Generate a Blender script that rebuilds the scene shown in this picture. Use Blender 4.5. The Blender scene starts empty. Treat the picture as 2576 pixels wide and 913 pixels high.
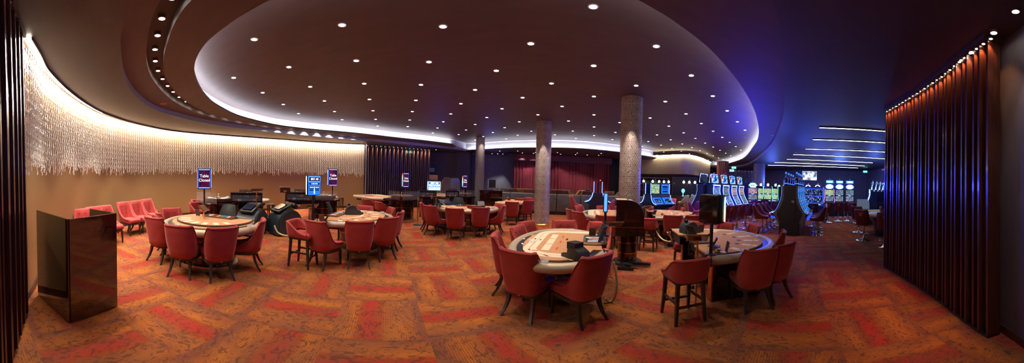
# casino floor panorama
EK=.45
COVE=20.0/EK; WALLLED=125.0/EK; DLP=62.0; TRP=16.0; LIN=9/EK; NEON=3.6; BLU=110.0; WCH=80.0; EXPO=1.2; BULK_FIX=False
import bpy, bmesh, math, random
from mathutils import Vector, Matrix
from mathutils.geometry import tessellate_polygon
R=math.radians; PI=math.pi
SC=bpy.context.scene; COL=SC.collection
random.seed(7)
# ---------------------------------------------------------------- camera geometry (used to survey the room)
F=646.2; YC=462.0; ROLL=0.0298; PIT=-.0095; EYE=1.65
def ray(x,y):
    a=(x-1288)/F; e=(YC-y)/F
    X=math.sin(a)*math.cos(e); Y=math.cos(a)*math.cos(e); Z=math.sin(e)
    c,s=math.cos(PIT),math.sin(PIT); Y,Z=Y*c-Z*s, Y*s+Z*c
    c,s=math.cos(ROLL),math.sin(ROLL)
    return X*c-Z*s, Y, X*s+Z*c
def at(x,y,z=0.0):
    "surveyed ground position of something seen at x,y whose height is z"
    X,Y,Z=ray(x,y); t=(z-EYE)/Z
    return Vector((X*t,Y*t))
def az(x,d):
    a=(x-1288)/F; return Vector((math.sin(a)*d,math.cos(a)*d))
# ---------------------------------------------------------------- mesh builder
class MB:
    def __init__(s): s.v=[]; s.f=[]; s.mi=[]; s.M=Matrix.Identity(4)
    def add(s,vs,fs,m=0):
        b=len(s.v); M=s.M
        s.v.extend([tuple(M@Vector(p)) for p in vs])
        s.f.extend([tuple(b+i for i in f) for f in fs]); s.mi.extend([m]*len(fs)); return s
    def box(s,c,d,rz=0,m=0,rx=0,ry=0,taper=1.0):
        x,y,z=[k/2 for k in d]; Rm=Matrix.Rotation(rz,3,'Z')@Matrix.Rotation(ry,3,'Y')@Matrix.Rotation(rx,3,'X'); c=Vector(c)
        vs=[]
        for k,t in ((-1,taper),(1,1.0)):
            for i,j in ((-1,-1),(1,-1),(1,1),(-1,1)): vs.append(c+Rm@Vector((i*x*t,j*y*t,k*z)))
        return s.add(vs,[(3,2,1,0),(4,5,6,7),(0,1,5,4),(1,2,6,5),(2,3,7,6),(3,0,4,7)],m)
    def rbox(s,c,d,r=0.02,rz=0,m=0,rx=0,ry=0,n=3):
        "box with rounded vertical and soft top/bottom edges"
        x,y,z=[k/2 for k in d]; r=min(r,x*.99,y*.99,z*.99); Rm=Matrix.Rotation(rz,3,'Z')@Matrix.Rotation(ry,3,'Y')@Matrix.Rotation(rx,3,'X'); c=Vector(c)
        def ring(ins,zz):
            o=[]
            rr=max(r-ins,1e-4)
            for (sx,sy,a0) in ((1,1,0),(-1,1,90),(-1,-1,180),(1,-1,270)):
                for k in range(n+1):
                    a=R(a0+90*k/n); o.append(c+Rm@Vector((sx*(x-r)+rr*math.cos(a),sy*(y-r)+rr*math.sin(a),zz)))
            return o
        rings=[]
        for k in range(n+1):
            a=PI/2*k/n; rings.append(ring(r*(1-math.sin(a)),-z+r*(1-math.cos(a))))
        for k in range(n+1):
            a=PI/2*(n-k)/n; rings.append(ring(r*(1-math.sin(a)),z-r*(1-math.cos(a))))
        return s.loft(rings,m,True,True)
    def loft(s,rings,m=0,c0=False,c1=False,closed=True):
        n=len(rings[0]); vs=[p for r in rings for p in r]; fs=[]
        for i in range(len(rings)-1):
            for j in range(n if closed else n-1):
                a=i*n+j; b=i*n+(j+1)%n; fs.append((a,b,b+n,a+n))
        if c0: fs.append(tuple(range(n-1,-1,-1)))
        if c1: fs.append(tuple((len(rings)-1)*n+k for k in range(n)))
        return s.add(vs,fs,m)
    def lathe(s,prof,c=(0,0,0),n=20,m=0,sx=1,sy=1,caps=True):
        rings=[[(c[0]+sx*r*math.cos(2*PI*k/n),c[1]+sy*r*math.sin(2*PI*k/n),c[2]+z) for k in range(n)] for r,z in prof]
        return s.loft(rings,m,caps,caps)
    def cyl(s,p0,p1,r0,r1=None,n=12,m=0,caps=True):
        r1=r0 if r1 is None else r1; p0=Vector(p0); p1=Vector(p1); d=(p1-p0)
        q=d.to_track_quat('Z','Y').to_matrix()
        rings=[[p+q@Vector((r*math.cos(2*PI*k/n),r*math.sin(2*PI*k/n),0)) for k in range(n)] for p,r in ((p0,r0),(p1,r1))]
        return s.loft(rings,m,caps,caps)
    def tube(s,pts,r,n=8,m=0,caps=True):
        pts=[Vector(p) for p in pts]; rings=[]; up=None
        for i,p in enumerate(pts):
            t=(pts[min(i+1,len(pts)-1)]-pts[max(i-1,0)]).normalized()
            if up is None: up=Vector((0,0,1)) if abs(t.z)<.9 else Vector((1,0,0))
            a=t.cross(up).normalized(); b=a.cross(t).normalized(); up=b
            rr=r[i] if isinstance(r,(list,tuple)) else r
            rings.append([p+a*math.cos(2*PI*k/n)*rr+b*math.sin(2*PI*k/n)*rr for k in range(n)])
        return s.loft(rings,m,caps,caps)
    def leg(s,pts,sz,m=0):
        "square section leg through pts, size list"
        rings=[]
        for p,w in zip(pts,sz):
            wx,wy=(w if isinstance(w,tuple) else (w,w)); p=Vector(p)
            rings.append([p+Vector((i*wx/2,j*wy/2,0)) for i,j in ((-1,-1),(1,-1),(1,1),(-1,1))])
        return s.loft(rings,m,True,True)
    def prism(s,poly,z0,z1,m=0):
        n=len(poly); vs=[(p[0],p[1],z0) for p in poly]+[(p[0],p[1],z1) for p in poly]
        fs=[(i,(i+1)%n,(i+1)%n+n,i+n) for i in range(n)]
        tri=tessellate_polygon([[Vector((p[0],p[1],0)) for p in poly]])
        for t in tri:
            a,b,c=t; A,B,C_=[Vector((poly[k][0],poly[k][1])) for k in t]
            if (B-A).cross(C_-A)<0 if False else ((B.x-A.x)*(C_.y-A.y)-(B.y-A.y)*(C_.x-A.x))<0: a,b,c=a,c,b
            fs.append((a+n,b+n,c+n)); fs.append((c,b,a))
        return s.add(vs,fs,m)
    def vprism(s,prof,x0,x1,m=0):
        "profile in (y,z) extruded along x"
        n=len(prof); vs=[(x0,p[0],p[1]) for p in prof]+[(x1,p[0],p[1]) for p in prof]
        fs=[(i,(i+1)%n,(i+1)%n+n,i+n) for i in range(n)]
        for t in tessellate_polygon([[Vector((p[0],p[1],0)) for p in prof]]):
            fs.append((t[0],t[1],t[2])); fs.append((t[2]+n,t[1]+n,t[0]+n))
        return s.add(vs,fs,m)
    def quad(s,a,b,c,d,m=0): return s.add([a,b,c,d],[(0,1,2,3)],m)
    def build(s,name,mat,parent=None,loc=(0,0,0),rz=0,smooth=True,ang=38):
        me=bpy.data.meshes.new(name); me.from_pydata(s.v,[],s.f); me.update()
        bm=bmesh.new(); bm.from_mesh(me); bmesh.ops.recalc_face_normals(bm,faces=bm.faces); bm.to_mesh(me); bm.free()
        mats=mat if isinstance(mat,(list,tuple)) else [mat]
        for q in mats: me.materials.append(q)
        if len(mats)>1: me.polygons.foreach_set('material_index',s.mi)
        if smooth:
            me.polygons.foreach_set('use_smooth',[True]*len(me.polygons)); me.set_sharp_from_angle(angle=R(ang))
        o=bpy.data.objects.new(name,me); COL.objects.link(o); o.location=loc; o.rotation_euler=(0,0,rz)
        if parent: o.parent=parent
        return o
def T(x=0,y=0,z=0,rz=0,rx=0,ry=0): return Matrix.Translation((x,y,z))@Matrix.Rotation(rz,4,'Z')@Matrix.Rotation(ry,4,'Y')@Matrix.Rotation(rx,4,'X')
def tag(o,label=None,cat=None,group=None,kind=None):
    if label: o['label']=label
    if cat: o['category']=cat
    if group: o['group']=group
    if kind: o['kind']=kind
    return o
def thing(name,label,cat,loc=(0,0,0),rz=0,group=None):
    o=bpy.data.objects.new(name,None); COL.objects.link(o); o.location=loc; o.rotation_euler=(0,0,rz); o.empty_display_size=.1
    return tag(o,label,cat,group)
KIDS={}
def copy_tree(o,parent=None):
    c=o.copy(); COL.objects.link(c)
    if parent: c.parent=parent
    for ch in [k for k in COL.objects if k.parent==o] if o.name not in KIDS else KIDS[o.name]: copy_tree(ch,c)
    return c
def register(o):
    KIDS[o.name]=[k for k in COL.objects if k.parent==o]
    for k in KIDS[o.name]: register(k)
USED=set()
def place(proto,label,loc,rz,group=None,cat=None,scale=None):
    "first use moves the prototype itself, later uses copy it with its parts"
    if proto.name not in KIDS: register(proto)
    if proto.name in USED: o=copy_tree(proto)
    else: USED.add(proto.name); o=proto
    o.location=(loc[0],loc[1],loc[2] if len(loc)>2 else 0); o.rotation_euler=(0,0,rz)
    if scale: o.scale=scale
    elif o is not proto: o.scale=(1,1,1)
    tag(o,label,cat,group)
    return o
def rot_to(d): return math.atan2(-d[0],d[1])          # local +Y looks along d
def yto(a,b): return rot_to((b[0]-a[0],b[1]-a[1]))
# ---------------------------------------------------------------- materials
MATS={}
def mat(name,col,rough=.5,metal=0,emit=None,es=0,sheen=0,coat=0,trans=0,spec=None,ior=None,bump=None,noise=None,streak=None,alpha=None):
    if name in MATS: return MATS[name]
    m=bpy.data.materials.new(name); m.use_nodes=True; nt=m.node_tree; b=nt.nodes['Principled BSDF']
    b.inputs['Base Color'].default_value=(*col,1); b.inputs['Roughness'].default_value=rough; b.inputs['Metallic'].default_value=metal
    if emit: b.inputs['Emission Color'].default_value=(*emit,1); b.inputs['Emission Strength'].default_value=es
    if sheen: b.inputs['Sheen Weight'].default_value=sheen; b.inputs['Sheen Roughness'].default_value=.4; b.inputs['Sheen Tint'].default_value=(1,.6,.55,1)
    if coat: b.inputs['Coat Weight'].default_value=coat; b.inputs['Coat Roughness'].default_value=.05
    if trans: b.inputs['Transmission Weight'].default_value=trans
    if spec is not None: b.inputs['Specular IOR Level'].default_value=spec
    if ior: b.inputs['IOR'].default_value=ior
    if alpha is not None: b.inputs['Alpha'].default_value=alpha
    N=nt.nodes; L=nt.links
    if noise or streak or bump:
        tc=N.new('ShaderNodeTexCoord'); mp=N.new('ShaderNodeMapping'); L.new(tc.outputs['Object'],mp.inputs[0])
        nz=N.new('ShaderNodeTexNoise'); L.new(mp.outputs[0],nz.inputs['Vector'])
        if noise:
            sc,amt=noise; nz.inputs['Scale'].default_value=sc
        elif streak:
            sc,amt=streak[0],streak[1]; mp.inputs['Scale'].default_value=streak[2]; nz.inputs['Scale'].default_value=sc
        else: nz.inputs['Scale'].default_value=bump[0]; amt=0
        nz.inputs['Detail'].default_value=4
        if amt:
            mx=N.new('ShaderNodeMix'); mx.data_type='RGBA'; mx.inputs[6].default_value=(*[c*(1-amt) for c in col],1); mx.inputs[7].default_value=(*[min(1,c*(1+amt)) for c in col],1)
            rp=N.new('ShaderNodeMapRange'); rp.inputs[1].default_value=.3; rp.inputs[2].default_value=.7
            L.new(nz.outputs[0],rp.inputs[0]); L.new(rp.outputs[0],mx.inputs[0]); L.new(mx.outputs[2],b.inputs['Base Color'])
        if bump:
            bp=N.new('ShaderNodeBump'); bp.inputs['Strength'].default_value=bump[1]; bp.inputs['Distance'].default_value=.01
            L.new(nz.outputs[0],bp.inputs['Height']); L.new(bp.outputs[0],b.inputs['Normal'])
    MATS[name]=m; return m
def emat(name,col,s):
    s=s*EK
    if name in MATS: return MATS[name]
    m=bpy.data.materials.new(name); m.use_nodes=True; nt=m.node_tree; nt.nodes.clear()
    e=nt.nodes.new('ShaderNodeEmission'); o=nt.nodes.new('ShaderNodeOutputMaterial'); e.inputs[0].default_value=(*col,1); e.inputs[1].default_value=s
    nt.links.new(e.outputs[0],o.inputs[0]); MATS[name]=m; return m
def screen_mat(name,cols,scale=6,s=1.5,seed=0,cells=True):
    "lit display: patches of colour"
    s=s*EK
    if name in MATS: return MATS[name]
    m=bpy.data.materials.new(name); m.use_nodes=True; nt=m.node_tree; nt.nodes.clear(); N=nt.nodes; L=nt.links
    tc=N.new('ShaderNodeTexCoord'); mp=N.new('ShaderNodeMapping'); mp.inputs['Location'].default_value=(seed*3.1,seed*1.7,seed)
    L.new(tc.outputs['Object'],mp.inputs[0])
    if cells:
        v=N.new('ShaderNodeTexVoronoi'); v.inputs['Scale'].default_value=scale; v.distance='CHEBYCHEV'; L.new(mp.outputs[0],v.inputs['Vector'])
        sp=N.new('ShaderNodeSeparateColor'); L.new(v.outputs['Color'],sp.inputs[0]); fac=sp.outputs[0]
    else:
        v=N.new('ShaderNodeTexNoise'); v.inputs['Scale'].default_value=scale; L.new(mp.outputs[0],v.inputs['Vector']); fac=v.outputs[0]
    cr=N.new('ShaderNodeValToRGB'); cr.color_ramp.interpolation='CONSTANT' if cells else 'LINEAR'
    while len(cr.color_ramp.elements)<len(cols): cr.color_ramp.elements.new(.5)
    for i,c in enumerate(cols):
        e=cr.color_ramp.elements[i]; e.position=(i/len(cols)) if cells else .3+.4*i/max(1,len(cols)-1); e.color=(*c,1)
    L.new(fac,cr.inputs[0])
    e=N.new('ShaderNodeEmission'); L.new(cr.outputs[0],e.inputs[0])
    n2=N.new('ShaderNodeTexNoise'); n2.inputs['Scale'].default_value=scale*1.3; n2.inputs['Detail'].default_value=3; L.new(mp.outputs[0],n2.inputs['Vector'])
    r2=N.new('ShaderNodeMapRange'); r2.inputs[1].default_value=.35; r2.inputs[2].default_value=.68; r2.inputs[3].default_value=s*.25; r2.inputs[4].default_value=s*1.5; L.new(n2.outputs[0],r2.inputs[0]); L.new(r2.outputs[0],e.inputs[1])
    o=N.new('ShaderNodeOutputMaterial'); L.new(e.outputs[0],o.inputs[0]); MATS[name]=m; return m
def carpet_mat():
    m=bpy.data.materials.new('tufted_carpet'); m.use_nodes=True; nt=m.node_tree; N=nt.nodes; L=nt.links; b=N['Principled BSDF']
    def math_(op,a,bv=None,c=None):
        n=N.new('ShaderNodeMath'); n.operation=op
        for i,v in enumerate((a,bv,c)):
            if v is None: continue
            if isinstance(v,(int,float)): n.inputs[i].default_value=v
            else: L.new(v,n.inputs[i])
        return n.outputs[0]
    geo=N.new('ShaderNodeNewGeometry'); mp=N.new('ShaderNodeMapping'); mp.vector_type='TEXTURE'
    L.new(geo.outputs['Position'],mp.inputs[0]); mp.inputs['Location'].default_value=(-1.925,2.565,0); mp.inputs['Rotation'].default_value=(0,0,R(28.0)); mp.inputs['Scale'].default_value=(.915,.915,1)
    sx=N.new('ShaderNodeSeparateXYZ'); L.new(mp.outputs[0],sx.inputs[0]); X,Y=sx.outputs[0],sx.outputs[1]
    fx=math_('FLOOR',X); fy=math_('FLOOR',Y); ux=math_('SUBTRACT',X,fx); uy=math_('SUBTRACT',Y,fy)
    par=math_('FLOORED_MODULO',math_('ADD',fx,fy),2.0)
    def mixf(f,a,c):
        n=N.new('ShaderNodeMix'); n.data_type='FLOAT'; L.new(f,n.inputs[0]); L.new(a,n.inputs[2]); L.new(c,n.inputs[3]); return n.outputs[0]
    t=mixf(par,uy,ux); 
    cmb=N.new('ShaderNodeCombineXYZ'); L.new(fx,cmb.inputs[0]); L.new(fy,cmb.inputs[1])
    wn=N.new('ShaderNodeTexWhiteNoise'); wn.noise_dimensions='2D'; L.new(cmb.outputs[0],wn.inputs['Vector'])
    flip=math_('GREATER_THAN',wn.outputs[0],.5)
    t=mixf(flip,t,math_('SUBTRACT',1.0,t))
    off=N.new('ShaderNodeSeparateColor'); L.new(wn.outputs[1],off.inputs[0])
    t2=math_('ADD',t,math_('MULTIPLY',math_('SUBTRACT',off.outputs[1],.5),.16))
    nz0=N.new('ShaderNodeTexNoise'); nz0.inputs['Scale'].default_value=7; nz0.inputs['Detail'].default_value=3; L.new(geo.outputs['Position'],nz0.inputs['Vector'])
    t3=math_('ADD',t2,math_('MULTIPLY',math_('SUBTRACT',nz0.outputs[0],.5),.10))
    cr=N.new('ShaderNodeValToRGB'); cr.color_ramp.interpolation='EASE'
    els=[(0,BROWN),(.03,BROWN),(.10,ORANGE2),(.24,ORANGE),(.38,ORANGE2),(.47,(.30,.05,.012)),(.53,RED),(.61,RED),(.68,(.30,.05,.012)),(.76,ORANGE),(.95,ORANGE2),(1,BROWN)]
    while len(cr.color_ramp.elements)<len(els): cr.color_ramp.elements.new(.5)
    for e,(p,c) in zip(cr.color_ramp.elements,els): e.position=p; e.color=(*c,1)
    L.new(t3,cr.inputs[0])
    # coordinates that run with each tile: t across, l along
    l=mixf(par,ux,uy)
    cv=N.new('ShaderNodeCombineXYZ'); L.new(t,cv.inputs[0]); L.new(math_('MULTIPLY',l,.55),cv.inputs[1]); L.new(math_('MULTIPLY',wn.outputs[0],40),cv.inputs[2]); V=cv.outputs[0]
    # fine pinstripes running with the pile direction
    st=math_('SINE',math_('MULTIPLY',t,2*PI*38)); st=math_('GREATER_THAN',st,.0)
    nz1=N.new('ShaderNodeTexNoise'); nz1.inputs['Scale'].default_value=2.2; L.new(V,nz1.inputs['Vector'])
    mr=N.new('ShaderNodeMapRange'); mr.inputs[1].default_value=.38; mr.inputs[2].default_value=.5; L.new(nz1.outputs[0],mr.inputs[0])
    stm=math_('MULTIPLY',st,math_('MULTIPLY',mr.outputs[0],.8))
    mx=N.new('ShaderNodeMix'); mx.data_type='RGBA'; L.new(stm,mx.inputs[0]); L.new(cr.outputs[0],mx.inputs[6])
    ms=N.new('ShaderNodeMix'); ms.data_type='RGBA'; ms.inputs[0].default_value=.7; L.new(cr.outputs[0],ms.inputs[6]); ms.inputs[7].default_value=(.20,.04,.02,1); L.new(ms.outputs[2],mx.inputs[7])
    # brown wash and floral scroll
    def band(scale,det,dist,lo,hi):
        n=N.new('ShaderNodeTexNoise'); n.inputs['Scale'].default_value=scale; n.inputs['Detail'].default_value=det; n.inputs['Distortion'].default_value=dist; L.new(V,n.inputs['Vector'])
        r=N.new('ShaderNodeMapRange'); r.inputs[1].default_value=lo; r.inputs[2].default_value=hi; L.new(n.outputs[0],r.inputs[0]); return n,r.outputs[0]
    _,wash=band(3.0,2,.6,.42,.75); _,blot=band(13,3.0,1.8,.55,.61); nzl,_x=band(9,3,1.2,0,1); _,gate=band(4,1,.5,.40,.55)
    ln=math_('ABSOLUTE',math_('SUBTRACT',math_('FRACT',math_('MULTIPLY',nzl.outputs[0],7.0)),.5)); ln=math_('MULTIPLY',math_('LESS_THAN',ln,.11),gate)
    mw=N.new('ShaderNodeMix'); mw.data_type='RGBA'; L.new(math_('MULTIPLY',wash,.75),mw.inputs[0]); L.new(mx.outputs[2],mw.inputs[6]); mw.inputs[7].default_value=(.185,.064,.034,1)
    fl=math_('MULTIPLY',math_('MAXIMUM',math_('MULTIPLY',ln,.75),blot),.68)
    mx2=N.new('ShaderNodeMix'); mx2.data_type='RGBA'; L.new(fl,mx2.inputs[0]); L.new(mw.outputs[2],mx2.inputs[6]); mx2.inputs[7].default_value=(.085,.034,.024,1)
    # wide brown veins
    L.new(mx2.outputs[2],b.inputs['Base Color']); b.inputs['Roughness'].default_value=.95; b.inputs['Specular IOR Level'].default_value=.15
    nb=N.new('ShaderNodeTexNoise'); nb.inputs['Scale'].default_value=220; L.new(geo.outputs['Position'],nb.inputs['Vector'])
    bp=N.new('ShaderNodeBump'); bp.inputs['Strength'].default_value=.35; bp.inputs['Distance'].default_value=.004; L.new(nb.outputs[0],bp.inputs['Height']); L.new(bp.outputs[0],b.inputs['Normal'])
    return m
BROWN=(.20,.065,.033); ORANGE=(.39,.118,.020); ORANGE2=(.30,.092,.024); RED=(.36,.028,.018)
M_carpet=carpet_mat()
M_velvet=mat('red_velvet',(.36,.028,.024),.75,sheen=.35,noise=(5,.18))
M_velvet_dark=mat('red_velvet_piping',(.20,.012,.010),.8)
M_darkwood=mat('dark_stained_wood',(.035,.019,.013),.38,streak=(6,.4,(8,8,1)))
M_brass=mat('polished_brass',(.85,.58,.22),.22,1)
M_chrome=mat('gold_chrome',(.86,.78,.60),.12,1)
M_steel=mat('brushed_steel',(.6,.55,.48),.3,1)
M_felt=mat('tan_felt',(.50,.24,.115),.9,noise=(9,.06))
M_feltw=mat('cream_print',(.72,.58,.42),.9)
M_feltr=mat('red_print',(.6,.06,.03),.9)
M_feltk=mat('black_print',(.02,.018,.016),.9)
M_rail=mat('champagne_leather',(.47,.37,.26),.38,.15,coat=.1)
M_lacq=mat('burgundy_black_lacquer',(.022,.006,.005),.12,coat=.6,streak=(5,.5,(1,1,6)))
M_black=mat('black_plastic',(.012,.013,.015),.35)
M_char=mat('charcoal_plastic',(.035,.042,.048),.42)
M_navy=mat('blue_black_plastic',(.022,.032,.05),.35,coat=.3)
M_copper=mat('copper_band',(.60,.25,.12),.25,1)
M_glass=mat('clear_glass',(.95,.97,1),.03,alpha=.28,spec=1.0)
M_pane=mat('acrylic_pane',(.9,.95,1),.03,alpha=.06,spec=.8)
M_white=mat('white_plastic',(.8,.8,.8),.4)
M_burg=mat('burgundy_leather',(.12,.010,.014),.38,coat=.15)
M_gold=mat('gold_print',(.75,.5,.18),.4,.6)
M_leather_k=mat('slate_leather',(.02,.027,.03),.5)
# ---------------------------------------------------------------- room shell
ZP=3.45; ZR=3.59; ZD=3.92
def V2(l): return [Vector(p) for p in l]
def catmull(pts,n=5,closed=False):
    out=[]; N=len(pts)
    rng=range(N) if closed else range(N-1)
    for i in rng:
        p0=pts[(i-1)%N] if closed or i>0 else pts[0]; p1=pts[i]; p2=pts[(i+1)%N]; p3=pts[(i+2)%N] if closed or i+2<N else pts[-1]
        for k in range(n):
            t=k/n; out.append(0.5*((2*p1)+(-p0+p2)*t+(2*p0-5*p1+4*p2-p3)*t*t+(-p0+3*p1-3*p2+p3)*t**3))
    if not closed: out.append(pts[-1].copy())
    return out
def offset(poly,d,closed=True):
    "shift a polyline sideways (positive = to the right of travel)"
    out=[]; n=len(poly)
    for i,p in enumerate(poly):
        a=poly[(i-1)%n] if closed or i>0 else p; b=poly[(i+1)%n] if closed or i<n-1 else p
        t=(b-a).normalized(); out.append(p+Vector((t.y,-t.x))*d)
    return out
# oval lip, walked clockwise seen from above starting near the camera
dleft=V2([(-0.60,1.54),(-1.93,1.38),(-2.59,1.30),(-3.33,1.27),(-4.13,1.43),(-4.97,1.82),(-5.67,2.27),(-6.29,2.79),(-7.14,3.87),(-7.56,4.96),(-7.74,6.04),(-7.58,7.02),(-7.24,7.93),(-6.25,9.69),(-5.35,11.20),(-4.18,12.60),(-3.10,13.99)])
dback=V2([(-2.65,15.32),(-1.67,14.92),(-0.32,14.15),(1.18,13.59),(3.25,12.97),(5.75,13.17),(8.60,14.01)])
dtail=V2([(8.9,14.2),(9.6,16.6),(12.0,18.2),(15.0,17.6),(16.3,16.2),(15.6,14.1)])
dright=V2([(15.55,14.09),(13.34,10.71),(9.67,7.12),(7.81,5.53),(5.71,4.10),(4.05,3.17),(2.51,2.48),(1.58,2.16),(0.55,1.85),(-0.60,1.54)])
D=catmull(dleft,4)+catmull(dback,4)+dtail[:-1]+catmull(dright,4)[:-1]
nL=len(catmull(dleft,4)); nB=len(catmull(dback,4))
def dz(i): return ZP if nL-1<=i<nL+nB+4 else ZR
oleft=V2([(-0.60,0.63),(-1.50,0.33),(-2.20,0.21),(-2.86,0.17),(-3.42,0.18),(-4.57,0.31),(-5.83,0.71),(-6.90,1.38),(-7.77,2.58),(-8.22,3.60),(-8.37,4.63),(-8.38,6.09),(-8.03,7.81),(-7.04,10.22),(-5.19,12.74),(-3.67,14.64),(-2.92,15.67)])
oright=V2([(17.20,15.20),(15.70,12.10),(10.19,6.68),(6.76,4.01),(4.51,2.56),(3.17,1.82),(2.33,1.39),(1.64,1.09),(0.60,0.81),(-0.60,0.63)])
Doff=offset(D,-.03)
back_seg=Doff[nL:nL+nB+5]
OUT=catmull(oleft,4)+back_seg+catmull(oright,4)[:-1]
def oz(i):
    a=len(catmull(oleft,4)); return ZP if a<=i<a+len(back_seg) else ZR
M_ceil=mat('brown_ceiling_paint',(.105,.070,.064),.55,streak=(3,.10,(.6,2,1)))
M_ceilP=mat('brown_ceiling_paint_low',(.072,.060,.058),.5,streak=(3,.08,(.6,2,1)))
M_riser=mat('pale_cove_paint',(.72,.72,.76),.8)
M_edge=mat('charcoal_edge_paint',(.06,.065,.075),.4); M_ringedge=mat('blue_grey_edge_paint',(.36,.44,.54),.4)
def tess(mb,loops,zf,m=0):
    flat=[p for l in loops for p in l]
    tri=tessellate_polygon([[Vector((p[0],p[1],0)) for p in l] for l in loops])
    vs=[(p[0],p[1],zf[i] if isinstance(zf,list) else zf) for i,p in enumerate(flat)]
    mb.add(vs,[tuple(t) for t in tri],m)
def strip(mb,A,za,B,zb,m=0,closed=True):
    n=len(A); vs=[(p[0],p[1],za[i] if isinstance(za,list) else za) for i,p in enumerate(A)]+[(p[0],p[1],zb[i] if isinstance(zb,list) else zb) for i,p in enumerate(B)]
    mb.add(vs,[(i,(i+1)%n,(i+1)%n+n,i+n) for i in range(n if closed else n-1)],m)
def struct(mb,name,mats,**k): return tag(mb.build(name,mats,**k),kind='structure')
# floor
mb=MB(); mb.quad((-14,-5,0),(27,-5,0),(27,24,0),(-14,24,0)); struct(mb,'floor',M_carpet)
# lighting slot in the ring
trk=V2([(-1.95,0.67),(-2.41,0.61),(-2.86,0.61),(-3.32,0.65),(-3.77,0.70),(-4.23,0.79),(-4.66,0.92),(-5.09,1.10),(-5.50,1.30),(-5.88,1.52),(-6.24,1.76),(-6.83,2.27),(-7.36,2.92),(-7.77,3.69),(-8.05,4.66),(-8.17,6.07),(-8.07,7.15),(-7.78,8.24),(-7.18,9.50),(-6.71,10.30)])
trk=[p*1.0 for p in trk]
tk=catmull(trk,3); sA=offset(tk,.13,False); sB=offset(tk,-.13,False); slot=sA+sB[::-1]
# perimeter ceiling, ring ceiling, dome
rect=[Vector((-14,-5)),Vector((27,-5)),Vector((27,24)),Vector((-14,24))]
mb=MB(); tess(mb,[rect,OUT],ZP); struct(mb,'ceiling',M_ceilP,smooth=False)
mb=MB(); zo=[oz(i) for i in range(len(OUT))]+[dz(i) for i in range(len(D))]+[ZR]*len(slot)
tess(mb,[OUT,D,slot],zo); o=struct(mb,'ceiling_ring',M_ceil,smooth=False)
mb=MB(); strip(mb,OUT,ZP,OUT,[oz(i) for i in range(len(OUT))]); struct(mb,'trim_ring_riser',M_ringedge)
dzz=[dz(i) for i in range(len(D))]; D2=offset(D,-.24)
mb=MB(); strip(mb,D,dzz,D,[z+.05 for z in dzz],1); strip(mb,D,[z+.05 for z in dzz],offset(D,-.03),[z+.05 for z in dzz],1)
strip(mb,offset(D,-.03),[z+.05 for z in dzz],offset(D,-.03),[z+.015 for z in dzz],0); strip(mb,offset(D,-.03),[z+.015 for z in dzz],D2,[z+.015 for z in dzz],0)
struct(mb,'trim_cove_ledge',[M_riser,M_edge])
mb=MB(); strip(mb,D2,[z+.015 for z in dzz],D2,ZD-.04); strip(mb,D2,ZD-.04,offset(D,-.20),ZD)
struct(mb,'trim_cove_riser',M_riser)
mb=MB(); tess(mb,[offset(D,-.20)],ZD); struct(mb,'ceiling_dome',M_ceil,smooth=False)
mb=MB(); strip(mb,slot,ZR,slot,ZR+.16); tess(mb,[slot],ZR+.16,1); struct(mb,'trim_light_slot',[mat('slot_side_paint',(.30,.28,.26),.6),mat('slot_brown_paint',(.06,.035,.03),.6)])
# cove LED tape
E_cove=emat('cove_led',(.86,.90,1.0),COVE)
led=offset(D,-.12); led2=offset(D,-.16)
def led_run(name,label,i0,i1,em,la=led,lb=led2):
    mb=MB(); A=[la[i%len(D)] for i in range(i0,i1)]; B=[lb[i%len(D)] for i in range(i0,i1)]
    zA=[dzz[i%len(D)]+.03 for i in range(i0,i1)]
    strip(mb,A,zA,B,zA,closed=False)
    return tag(mb.build(name,em),label,'led strip light')
nD=len(D)
E_cove_near=emat('cove_led_near',(.86,.90,1.0),COVE*.55)
led_run('led_strip','white LED strip hidden in the far left cove of the oval ceiling',13,nL-1,E_cove)
led_run('led_strip','white LED strip hidden in the cove above the lounge curtain',nL,nL+nB,E_cove)
led_run('led_strip','white LED strip hidden in the right end of the oval cove',nL+nB+4,nD-16,E_cove)
led_run('led_strip','white LED strip in the near edge of the oval cove',nD-16,nD+14,E_cove_near)
# ---------------------------------------------------------------- walls
M_gold_wall=mat('bronze_wallcovering',(.31,.172,.066),.5,.1,streak=(12,.07,(1,1,7)))
M_grey_wall=mat('grey_woven_wallcovering',(.15,.14,.155),.6,streak=(4,.25,(14,14,1)))
M_base=mat('dark_baseboard_wood',(.05,.018,.012),.35)
wl=catmull(V2([(-2.83,-1.02),(-3.30,-1.04),(-3.95,-1.07),(-5.02,-0.94),(-6.18,-0.65),(-7.29,-0.19),(-8.54,0.71),(-9.62,1.96),(-10.14,3.24),(-10.26,4.71),(-10.11,6.30),(-9.77,7.82),(-9.17,9.57),(-8.37,10.79),(-7.56,11.63)]),6)
def wall(name,pts,m,z1=ZP+.02,base=True,bname=None,z0=0):
    mb=MB(); outer=offset(pts,-.12,False)
    strip(mb,pts,z0,pts,z1,closed=False); strip(mb,outer,z0,outer,z1,closed=False); strip(mb,pts,z1,outer,z1,closed=False)
    mb.quad((*pts[0],z0),(*outer[0],z0),(*outer[0],z1),(*pts[0],z1)); mb.quad((*pts[-1],z0),(*outer[-1],z0),(*outer[-1],z1),(*pts[-1],z1))
    struct(mb,name,m)
    if base:
        b=offset(pts,.022,False); mb=MB(); strip(mb,b,0.0,b,.11,closed=False); strip(mb,b,.11,pts,.11,closed=False); struct(mb,bname or name.replace('wall','baseboard'),M_base)
wall('wall_left',wl,M_gold_wall)
# left near wall behind the fins
wall('wall_left_near',V2([(0.2,-1.35),(-1.0,-1.25),(-2.0,-1.2),(-2.9,-1.2)]),mat('dark_void_paint',(.02,.015,.014),.6),base=False)
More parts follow.
